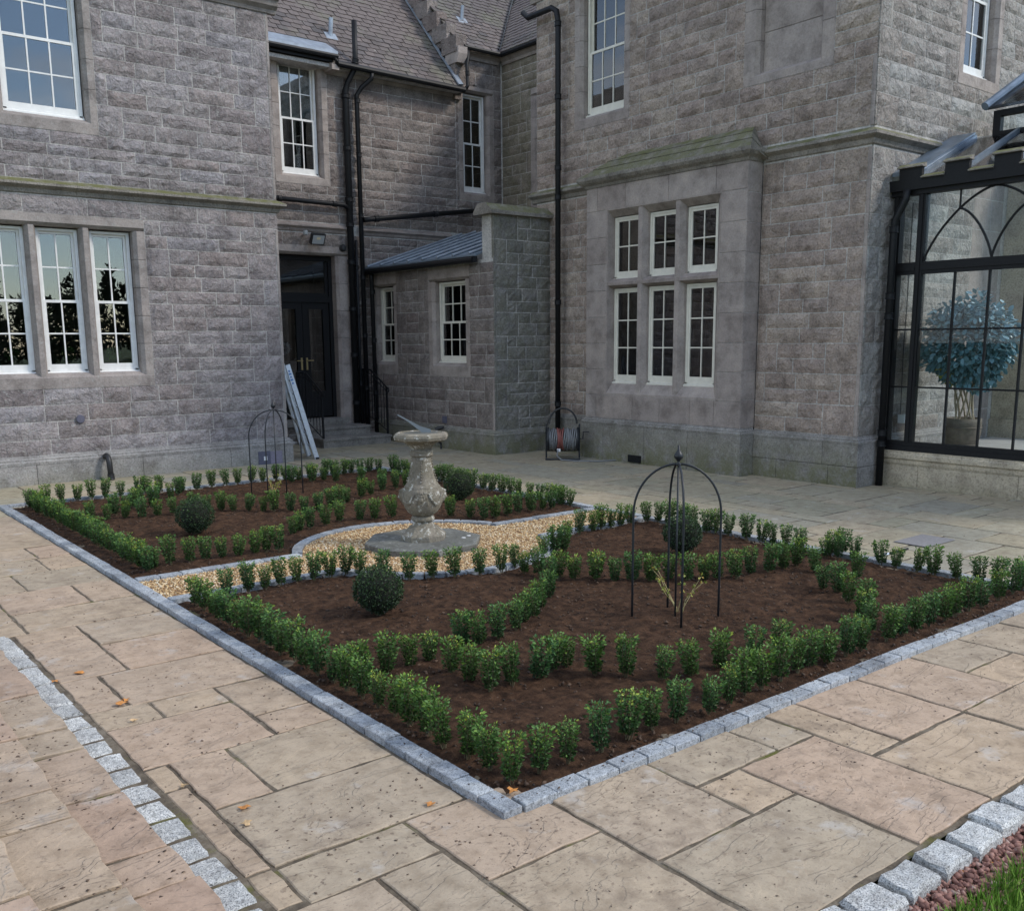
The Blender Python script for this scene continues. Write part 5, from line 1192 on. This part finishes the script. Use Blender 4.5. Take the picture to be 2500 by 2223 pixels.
# carved heads and swags
def bulb_r(z):
    for (r0,z0),(r1,z1) in zip(prof, prof[1:]):
        if z0 <= z <= z1: return r0+(r1-r0)*(z-z0)/(z1-z0)
    return prof[-1][0]
def g2(x, y, cx, cy, sx, sy): return math.exp(-((x-cx)/sx)**2-((y-cy)/sy)**2)
MA = [math.radians(a) for a in (-126,-36,54,144)]
for a in MA:
    mb = MB(); nu, nv = 22, 26; ids = {}; rd = Vector((math.cos(a), math.sin(a), 0)); tn = Vector((-rd.y, rd.x, 0))
    for i in range(nu+1):
        for j in range(nv+1):
            u, v = (i/nu-.5)*2, (j/nv-.5)*2
            face = max(0, 1-(u/.52)**2-((v+.12)/.78)**2)**.5*.034
            hh = face + .012*g2(u,v,0,-.14,.09,.22) + .008*g2(u,v,0,-.28,.14,.09) - .011*(g2(u,v,-.2,.04,.13,.09)+g2(u,v,.2,.04,.13,.09)) + .005*(g2(u,v,-.2,.04,.07,.05)+g2(u,v,.2,.04,.07,.05))
            hh += .007*g2(u,v,0,.2,.4,.09) - .007*g2(u,v,0,-.47,.2,.035) + .005*g2(u,v,0,-.56,.16,.06) + .004*g2(u,v,0,-.40,.17,.05)
            hair = g2(abs(u),v,.55,.15,.22,.6)*.020 + g2(u,v,0,.62,.75,.2)*.026; hh += hair*(1+.35*math.sin(u*22+v*9))
            hh += .012*g2(abs(u),v,.8,-.75,.16,.35)*(1+.4*math.sin(u*40))
            z = .535+v*.085; r = bulb_r(z)*math.cos(min(.6, abs(u)*.38)); p = Vector((SX,SY,z)) + rd*(r+hh-.004) + tn*(u*.075); ids[i,j] = len(mb.v); mb.v.append(tuple(p))
    mb.f = [(ids[i,j],ids[i+1,j],ids[i+1,j+1],ids[i,j+1]) for i in range(nu) for j in range(nv)]; obj('carved_head', mb, M['sundial'], sd, smooth=True)
    for off, rad_ in ((0,.010),(.014,.007)):
        mb = MB(); pts = []
        for i in range(15):
            t = i/14; ang = a+.34+t*(math.pi/2-.68); z = .575-off-.105*math.sin(math.pi*t); pts.append((SX+(bulb_r(z)+.004)*math.cos(ang), SY+(bulb_r(z)+.004)*math.sin(ang), z))
        mb.tube(pts, rad_, 6); obj('swag', mb, M['sundial'], sd, smooth=True)
    mb = MB()
    for i in range(9):
        z = .68+i*.028; r = bulb_r(z); q = Vector((SX,SY,z))+rd*(r+.002); s = .014-.0008*i
        mb.lathe([(0,-s),(s*.8,-s*.5),(s,0),(s*.8,s*.5),(0,s)], q, 6)
    obj('carved_drop', mb, M['sundial'], sd)
for (dx, dy) in ((.33,-.24),(.43,-.19)):
    mb = MB(); mb.lathe([(.0,.087),(.022,.087),(.021,.090),(0,.0905)], (SX+dx,SY+dy,0), 12); tag(obj('white_disc', mb, M['sticker']), ('nearer' if dy < -.2 else 'farther')+' of two small white discs on the sundial base slab', 'disc')

# ------------------------------------------------------------------ plant obelisks
def obelisk(x, y, label, hgt=1.17, s=.215, legs=None):
    t = thing('plant_obelisk', label, 'plant support', (x,y,0), 'domed plant supports, one in each bed')
    for sx, sy in legs or ((-1,-1),(1,-1),(1,1),(-1,1)):
        pts = [(x+sx*s, y+sy*s, z) for z in (-.03,.4,.8)]
        for i in range(1, 13):
            a = math.pi/2*i/12; pts.append((x+sx*s*math.cos(a), y+sy*s*math.cos(a), .8+(hgt-.8)*math.sin(a)))
        mb = MB(); mb.tube(pts, .0085, 7); obj('leg', mb, M['steel_dark'], t, smooth=True)
    mb = MB(); mb.tube([(x,y,-.03),(x,y,hgt)], .0075, 7); obj('centre_rod', mb, M['steel_dark'], t, smooth=True)
    mb = MB(); mb.lathe([(.02,hgt-.012),(.022,hgt),(.008,hgt+.012),(.012,hgt+.022),(.032,hgt+.045),(.035,hgt+.06),(.024,hgt+.08),(.010,hgt+.10),(.006,hgt+.135),(0,hgt+.137)], (x,y,0), 16); obj('finial', mb, M['steel_dark'], t, smooth=True)
obelisk(2.84,1.56,'black domed metal plant support in the near bed', legs=((-1.07,1.02),(-.80,-.98),(1.10,-.98),(.72,1.0)))
obelisk(3.16,9.02,'black domed metal plant support in the far bed by the left wing', legs=((-1.35,.85),(-.75,-.25),(1.35,-.85),(.8,.35)))

def rose(x, y, label, seed, h=.30, sp=.17):
    t = thing('young_rose', label, 'rose', (x,y,0)); r = random.Random(seed); B0, T0 = [], []
    for k in range(6):
        a = r.uniform(0,6.28); d = Vector((math.cos(a)*sp*r.uniform(.5,1.1), math.sin(a)*sp*r.uniform(.5,1.1), h*r.uniform(.65,1.1)))
        pts = [Vector((x,y,0))+Vector((d.x*q**1.3+r.uniform(-.012,.012), d.y*q**1.3+r.uniform(-.012,.012), d.z*q)) for q in (0,.2,.4,.6,.8,1)]
        mb = MB(); mb.tube(pts, [.0035,.0033,.003,.0027,.0022,.0018], 6); obj('stem', mb, M['rosestem'], t, smooth=True)
        for q in pts[3:]:
            for _ in range(5):
                v = Vector((r.gauss(0,1), r.gauss(0,1), r.gauss(.1,.7))).normalized(); B0.append(q+v*.008); T0.append(q+v*r.uniform(.025,.04))
    n = len(B0); r2 = np.random.default_rng(seed)
    me = leaf_mesh('foliage', np.array([tuple(p) for p in B0])-np.array([x,y,0]), np.array([tuple(p) for p in T0])-np.array([x,y,0]), r2.uniform(.008,.013,n), r2.uniform(0,1,n), M['rose']); inst('foliage', me, None, (x,y,0), t)
rose(2.93,1.60,'young rose with yellowing leaves under the near plant support',5,.34,.2)
rose(3.10,9.0,'young rose under the far plant support',6,.26,.12)

# ------------------------------------------------------------------ box plants
VAR = []
def box_variant(seed):
    r2 = np.random.default_rng(seed); h = r2.uniform(.225,.26); nsh = r2.integers(7,10); B0, T0, TI, WI = [], [], [], []; stems = MB()
    yel = r2.uniform(0,.30)*(r2.uniform() < .6)
    for s in range(nsh):
        a = s*2.4+r2.uniform(-.4,.4); rt_ = r2.uniform(.018,.056); hh = h*r2.uniform(.78,1.06)
        f = lambda t: np.array([math.cos(a)*rt_*(.25+.75*min(1,t*1.5))*(1+.1*math.sin(t*9+s)), math.sin(a)*rt_*(.25+.75*min(1,t*1.5)), hh*t])
        stems.tube([tuple(f(t)) for t in (0,.3,.65,.97)], [.0028,.0025,.002,.0012], 4)
        for k in range(26):
            t = .10+.9*(k+.5)/26; p = f(t)
            for q in range(2 if t > .2 else 1):
                b = k*2.0+q*math.pi+r2.uniform(-.5,.5); up_ = r2.uniform(-.15,.75)+(.6 if t > .93 else 0)
                d = np.array([math.cos(b), math.sin(b), up_]); d /= np.linalg.norm(d); ln = r2.uniform(.014,.021)*(.8 if t > .9 else 1)
                B0.append(p+d*.003); T0.append(p+d*(ln+.003)); WI.append(ln*r2.uniform(.26,.34))
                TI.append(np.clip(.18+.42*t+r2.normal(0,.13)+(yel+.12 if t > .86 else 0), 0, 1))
    for k in range(330):
        a, t = r2.uniform(0,6.28), r2.uniform(.12,.98); rr_ = .068*min(1,.42+t*.75)*r2.uniform(.6,1.08); p = np.array([math.cos(a)*rr_, math.sin(a)*rr_, h*t])
        d = np.array([math.cos(a), math.sin(a), r2.uniform(-.1,1.)])+r2.normal(0,.35,3); d /= np.linalg.norm(d); ln = r2.uniform(.014,.020)
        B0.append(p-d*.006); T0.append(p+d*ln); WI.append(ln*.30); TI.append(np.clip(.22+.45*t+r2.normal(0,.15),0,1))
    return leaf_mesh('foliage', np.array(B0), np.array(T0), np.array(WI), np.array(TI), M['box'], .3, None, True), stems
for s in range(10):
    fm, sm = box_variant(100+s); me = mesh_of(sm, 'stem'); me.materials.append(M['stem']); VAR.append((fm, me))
ORD = ['first','second','third','fourth','fifth','sixth','seventh','eighth','ninth','tenth','eleventh','twelfth','thirteenth','fourteenth','fifteenth','sixteenth','seventeenth','eighteenth','nineteenth','twentieth','twenty-first','twenty-second','twenty-third','twenty-fourth','twenty-fifth','twenty-sixth','twenty-seventh','twenty-eighth','twenty-ninth','thirtieth']
NBOX = 0
def box_row(pts, where, start, group):
    global NBOX
    for i, (x, y) in enumerate(pts):
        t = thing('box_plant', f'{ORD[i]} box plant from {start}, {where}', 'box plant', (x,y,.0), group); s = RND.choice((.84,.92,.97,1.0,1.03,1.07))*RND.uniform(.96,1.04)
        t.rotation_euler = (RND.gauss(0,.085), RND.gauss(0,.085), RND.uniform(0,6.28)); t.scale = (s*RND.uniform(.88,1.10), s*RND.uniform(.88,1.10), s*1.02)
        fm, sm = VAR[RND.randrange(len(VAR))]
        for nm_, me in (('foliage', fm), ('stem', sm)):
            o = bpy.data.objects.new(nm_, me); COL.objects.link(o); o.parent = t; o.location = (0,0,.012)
        NBOX += 1
PICK = {
  'near_left': [(0.28,4.61),(0.26,4.24),(0.25,3.90),(0.26,3.68),(0.24,3.36),(0.23,3.17),(0.22,2.98),(0.20,2.76),(0.23,2.62),(0.22,2.46),(0.22,2.32),(0.21,2.19),(0.22,2.05),(0.21,1.88),(0.23,1.69),(0.22,1.49),(0.22,1.30),(0.20,1.12),(0.21,0.95),(0.24,0.79),(0.21,0.56),(0.21,0.40),(0.23,0.24)],
  'near_right': [(0.39,0.24),(0.57,0.23),(0.78,0.21),(1.00,0.24),(1.19,0.25),(1.36,0.23),(1.59,0.20),(1.78,0.22),(1.96,0.24),(2.12,0.24),(2.32,0.25),(2.52,0.27),(2.67,0.29),(2.82,0.26),(3.03,0.26),(3.21,0.27),(3.51,0.26),(3.70,0.25),(3.88,0.25),(4.07,0.25),(4.29,0.25),(4.45,0.25),(4.67,0.26),(4.86,0.25),(5.15,0.26),(5.42,0.27),(5.61,0.28)],
  'spur_left': [(0.40,1.91),(0.55,1.89),(0.73,1.89),(0.89,1.92)],
  'ring_near': [(0.86,1.65),(0.86,1.45),(0.86,1.23),(1.03,1.23),(1.20,1.21),(1.36,1.26),(1.49,1.26),(1.53,1.04),(1.64,0.89),(1.78,0.72),(1.95,0.63),(2.19,0.61),(2.48,0.59),(2.69,0.54)],
  'ring_left': [(1.25,2.04),(1.36,1.98),(1.50,1.98),(1.73,2.07),(1.90,2.17),(2.04,2.23),(2.23,2.38),(2.49,2.58),(2.75,2.86),(2.90,3.20)],
  'ring_far': [(2.93,2.97),(3.05,2.89),(3.17,2.77),(3.26,2.62),(3.37,2.52),(3.50,2.44),(3.65,2.36),(3.73,2.22),(3.89,2.16),(3.98,2.07),(4.12,2.00),(4.34,2.02),(4.50,1.96),(4.70,1.95),(4.89,1.94),(4.84,1.70)],
  'ring_right': [(4.39,1.32),(4.36,1.17),(4.16,0.95),(4.04,0.75),(3.79,0.62),(3.59,0.43)],
  'spur_right': [(5.45,1.99),(5.48,1.89),(5.71,1.99),(4.88,1.33)],
  'near_far': [(5.07,4.37),(5.24,4.38),(5.48,4.33),(5.54,4.24),(5.51,3.49),(5.58,3.40),(5.60,3.24),(5.53,2.99),(5.50,2.78),(5.60,2.66),(5.67,2.50),(5.69,2.35),(5.73,2.02),(5.71,1.76),(5.59,1.48),(5.62,1.35),(5.64,1.15),(5.64,0.99),(5.61,0.78),(5.62,0.59),(5.67,0.45)],
  'path_near': [(0.53,4.38),(0.72,4.50),(0.87,4.40),(1.01,4.39),(1.16,4.37),(1.32,4.39),(1.48,4.37),(1.63,4.40),(1.70,4.22),(1.82,4.02),(1.94,3.80),(2.15,3.74),(2.31,3.64),(2.53,3.57),(2.75,3.54),(2.96,3.59),(2.88,3.37),(3.46,3.77),(3.62,3.81),(3.73,3.79),(4.08,4.14),(4.42,4.32),(4.63,4.40),(4.78,4.40),(4.92,4.40)],
  'far_row': [(0.36,10.74),(0.54,10.62),(0.72,10.51),(0.92,10.56),(1.10,10.53),(1.27,10.48),(1.48,10.53),(1.71,10.66),(1.81,10.47),(2.00,10.55),(2.24,10.09),(2.46,10.14),(2.73,10.27),(2.98,10.47),(3.14,10.38),(3.35,10.42),(3.50,10.28),(3.74,10.42),(3.84,10.15),(3.98,10.03),(4.15,9.99),(4.26,9.77)],
  'path_far': [(0.39,5.71),(0.57,5.77),(0.74,5.74),(0.89,5.74),(1.05,5.72),(1.19,5.70),(1.35,5.68),(1.48,5.69),(1.61,5.65),(2.07,6.31),(2.19,6.41),(2.37,6.49),(2.58,6.53),(2.82,6.65),(3.02,6.54),(3.18,6.47),(3.41,6.45),(3.96,6.04),(4.07,5.80),(4.15,5.63),(4.31,5.63),(4.51,5.66),(4.69,5.68),(4.90,5.69),(5.11,5.73),(5.23,5.70),(5.45,5.75),(5.64,5.70)],
  'far_right': [(5.60,8.86),(5.74,8.00),(5.67,7.59),(5.69,7.18),(5.68,6.80)],
  'fring_near': [(2.06,8.25),(2.18,8.15),(2.31,8.04),(2.43,7.85),(2.53,7.76),(2.68,7.64),(2.81,7.52),(2.97,7.45)],
  'fring_right': [(3.54,7.75),(3.87,7.99),(4.11,8.14),(4.40,8.32),(4.63,8.36)],
  'fleft': [(0.64,8.59),(0.78,8.50),(0.97,8.48),(1.15,8.39),(1.33,8.41),(1.53,8.42)],
  'fleft2': [(0.98,8.83),(1.44,9.36),(1.50,9.10),(1.93,9.66)],
}
PICK['near_left'] = [(.22,.24)] + [(.22+RND.uniform(-.015,.015), .24+.174*i) for i in range(1, 24)]
box_row(PICK['near_left'], 'left edge row of the near bed', 'near corner', 'box row on the left edge of the near bed')
box_row(PICK['near_right'], 'right edge row of the near bed', 'near corner', 'box row on the right edge of the near bed')
box_row(PICK['spur_left'], 'short left spur of the near bed', 'left edge', 'short box spur at left of the near bed')
box_row(PICK['ring_near'], 'zigzag in front of the near plant support', 'left', 'zigzag of box in front of the near plant support')
box_row(PICK['ring_left'], 'curve left of the near plant support', 'front', 'curve of box left of the near plant support')
box_row(PICK['ring_far'], 'row behind the near plant support', 'left', 'row of box behind the near plant support')
box_row(PICK['ring_right'], 'curve right of the near plant support', 'back', 'curve of box right of the near plant support')
box_row(PICK['spur_right'], 'short back spur of the near bed', 'left', 'short box spur at the right of the near bed')
nf = sorted(PICK['near_far']+[(5.54,4.05),(5.53,3.87),(5.52,3.68)], key=lambda p: -p[1])
nf = [(min(x,5.54), y) for x, y in nf]
box_row(nf, 'back edge row of the near bed', 'gravel path', 'box row at the back of the near bed')
pn = [(x, min(y, 4.36) if (x < 1.65 or x > 4.15) else y) for x, y in PICK['path_near']]
box_row(pn, 'near side row along the gravel', 'left edging', 'box row on the near side of the gravel')
box_row([(.30+RND.uniform(-.015,.015), 5.62+.187*i) for i in range(25)], 'left edge row of the far bed', 'gravel path', 'box row on the left edge of the far bed')
fr = [(x, min(y,10.32)) for x, y in PICK['far_row'][1:]]+[(4.45+.16*i, 10.12+.02*(i%2)) for i in range(7)]
box_row(fr, 'row of the far bed facing the left wing', 'left corner', 'box row at the back of the far bed')
pf = [(min(x,5.52), y) for x, y in PICK['path_far']]
box_row(pf, 'far side row along the gravel', 'left edging', 'box row on the far side of the gravel')
box_row([(5.53+RND.uniform(-.02,.02), 5.9+.2*i) for i in range(21)], 'right edge row of the far bed', 'gravel path', 'box row on the right edge of the far bed')
box_row(PICK['fring_near'], 'row before the far plant support', 'left', 'row of box before the far plant support')
box_row(PICK['fring_right']+[(3.36,7.6),(3.18,7.5)], 'curve right of the far plant support', 'front', 'curve of box right of the far plant support')
box_row(PICK['fleft']+[(1.72,8.38),(1.9,8.32)], 'left spur of the far bed', 'left edge', 'box spur at left of the far bed')
box_row(PICK['fleft2']+[(1.15,9.0),(1.3,9.2),(1.66,9.45),(2.1,9.85)], 'back left curve of the far bed', 'left', 'curve of box at back left of the far bed')
box_row([(4.85,8.42),(5.05,8.45),(5.25,8.45),(4.75,8.9),(4.55,9.2),(4.3,9.5),(4.05,9.75),(3.8,9.9)], 'right spur of the far bed', 'far plant support', 'box spur at right of the far bed')
print('box plants', NBOX)

# ------------------------------------------------------------------ clipped box balls
def ball_mesh(seed, r):
    r2 = np.random.default_rng(seed); n = 3800; v = r2.normal(size=(n,3)); v /= np.linalg.norm(v,axis=1,keepdims=True)
    lump = np.array([1+.07*noise.noise(Vector(tuple(q*3.1))+Vector((seed,0,0)))+.05*noise.noise(Vector(tuple(q*8))+Vector((seed,3,0))) for q in v])[:,None]
    rad = r*lump*r2.uniform(.86,1.0,(n,1)); base = v*rad; sq = np.where(v[:,2] < -.35, .92, 1.)[:,None]; base *= sq
    d = v*.7+r2.normal(0,.55,(n,3)); d /= np.linalg.norm(d,axis=1,keepdims=True); ln = r2.uniform(.011,.019,(n,1)); sh = r2.uniform(0,1,n) < .05; base[sh] *= 1.05; tip = base+d*ln
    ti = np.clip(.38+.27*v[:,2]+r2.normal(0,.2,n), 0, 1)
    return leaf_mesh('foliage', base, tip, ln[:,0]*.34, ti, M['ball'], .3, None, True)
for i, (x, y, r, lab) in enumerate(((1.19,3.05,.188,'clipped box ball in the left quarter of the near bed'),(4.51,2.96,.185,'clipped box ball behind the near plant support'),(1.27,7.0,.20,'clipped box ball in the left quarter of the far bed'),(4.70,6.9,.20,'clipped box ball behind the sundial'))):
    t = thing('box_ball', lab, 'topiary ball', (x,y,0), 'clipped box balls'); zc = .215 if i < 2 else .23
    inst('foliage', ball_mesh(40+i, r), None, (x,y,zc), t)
    mb = MB(); mb.lathe([(.05,-.15),(.12,-.12),(.15,-.03),(.155,.04),(.12,.11),(.05,.15)], (x,y,zc), 12); obj('inner_twigs', mb, simple('dark_twigs', (.012,.014,.008), .95), t, smooth=True)  # solid near-black core: shade inside the foliage painted as colour
    mb = MB(); mb.tube([(x,y,-.02),(x,y,.1)], .018, 8); obj('stem', mb, M['stem'], t)

# ------------------------------------------------------------------ fallen leaves
LV = [(-.88,2.48,0,'orange fallen leaf on the big slab left of the bed'),(-.84,2.52,0,'second leaf of the orange pair on the paving left of the bed'),(-.92,3.19,0,'pale orange fallen leaf farther up the left paving'),(-.9,2.17,1,'small tan leaf just nearer than the orange pair'),(-.97,1.21,1,'curled tan leaf beside the joint near the sett kerb'),(-.84,.82,0,'flat orange leaf on the large slab near the front'),(-.89,.68,1,'small leaf crumbs on the large slab near the front'),(-1.08,3.12,0,'yellow leaf at the joint beside the sett kerb'),(-.18,.32,0,'orange leaf beside the near corner of the granite edging'),(.17,.16,0,'yellow leaf on the soil in the near corner')]
for i, (x, y, k, lab) in enumerate(LV):
    r = random.Random(i); mb = MB(); n = 9; s = r.uniform(.022,.034)*(1.25 if not k else .9); a0_ = r.uniform(0,6)
    ring = [(x+s*math.cos(a0_+2*math.pi*j/n)*(.55 if j % 2 else 1)*r.uniform(.8,1.1), y+s*.8*math.sin(a0_+2*math.pi*j/n)*(.6 if j % 2 else 1), (.022 if i == 9 else .006)+r.uniform(0,.012)) for j in range(n)]
    top = [(p[0],p[1],p[2]+.0012) for p in ring]
    mb.add(ring+top, [tuple(range(n-1,-1,-1)), tuple(range(n,2*n))]+[(j,(j+1)%n,n+(j+1)%n,n+j) for j in range(n)]); tag(obj('fallen_leaf', mb, M['dryleaf2'] if k else M['dryleaf']), lab, 'leaf', 'fallen leaves')
for i, (x, y, lab) in enumerate(((1.36,-1.47,'brown fallen leaf among the red chippings, nearest the lawn tip'),(1.47,-1.47,'orange fallen leaf among the red chippings at the frame edge'),(1.16,-1.42,'curled brown leaf against a pale sett of the lawn kerb'))):
    r = random.Random(50+i); mb = MB(); n = 9; s = .035
    ring = [(x+s*math.cos(2*math.pi*j/n)*(.55 if j % 2 else 1), y+s*.6*math.sin(2*math.pi*j/n), -.055+r.uniform(0,.02)) for j in range(n)]; top = [(p[0],p[1],p[2]+.0015) for p in ring]
    mb.add(ring+top, [tuple(range(n-1,-1,-1)), tuple(range(n,2*n))]+[(j,(j+1)%n,n+(j+1)%n,n+j) for j in range(n)]); tag(obj('fallen_leaf', mb, M['dryleaf']), lab, 'leaf', 'fallen leaves')

# ------------------------------------------------------------------ far wood across the lawn (seen mirrored in the windows)
r2 = np.random.default_rng(77); B0, T0, TI, WI = [], [], [], []; trunks = MB()
for k in range(110):
    x = -75+k*1.75+r2.uniform(-1,1); y = -70+r2.uniform(-9,5)+.004*(x-15)**2; h = r2.uniform(5.5,9.5); con = r2.uniform() < .35; n = 900
    t = r2.uniform(.08,1,n)**.8; a = r2.uniform(0,6.28,n); rr_ = (1.9*(1-t)+.15 if con else 2.4*np.sqrt(np.clip(1-(2*t-1.05)**2,.02,1)))*r2.uniform(.5,1.08,n)
    p = np.stack([x+rr_*np.cos(a), y+rr_*np.sin(a), t*h],1); d = r2.normal(0,.3,(n,3)); d[:,2] += .15
    B0.append(p); T0.append(p+d); WI.append(r2.uniform(.08,.22,n)); TI.append(r2.uniform(0,1,n)); trunks.tube([(x,y,-.2),(x,y,h*.8)], [.2,.05], 5)
o = inst('distant_wood', leaf_mesh('distant_wood', np.concatenate(B0), np.concatenate(T0), np.concatenate(WI), np.concatenate(TI), M['tree']), None, (0,0,0)); tag(o, 'dark belt of trees beyond the lawn, mirrored in the windows', kind='stuff')
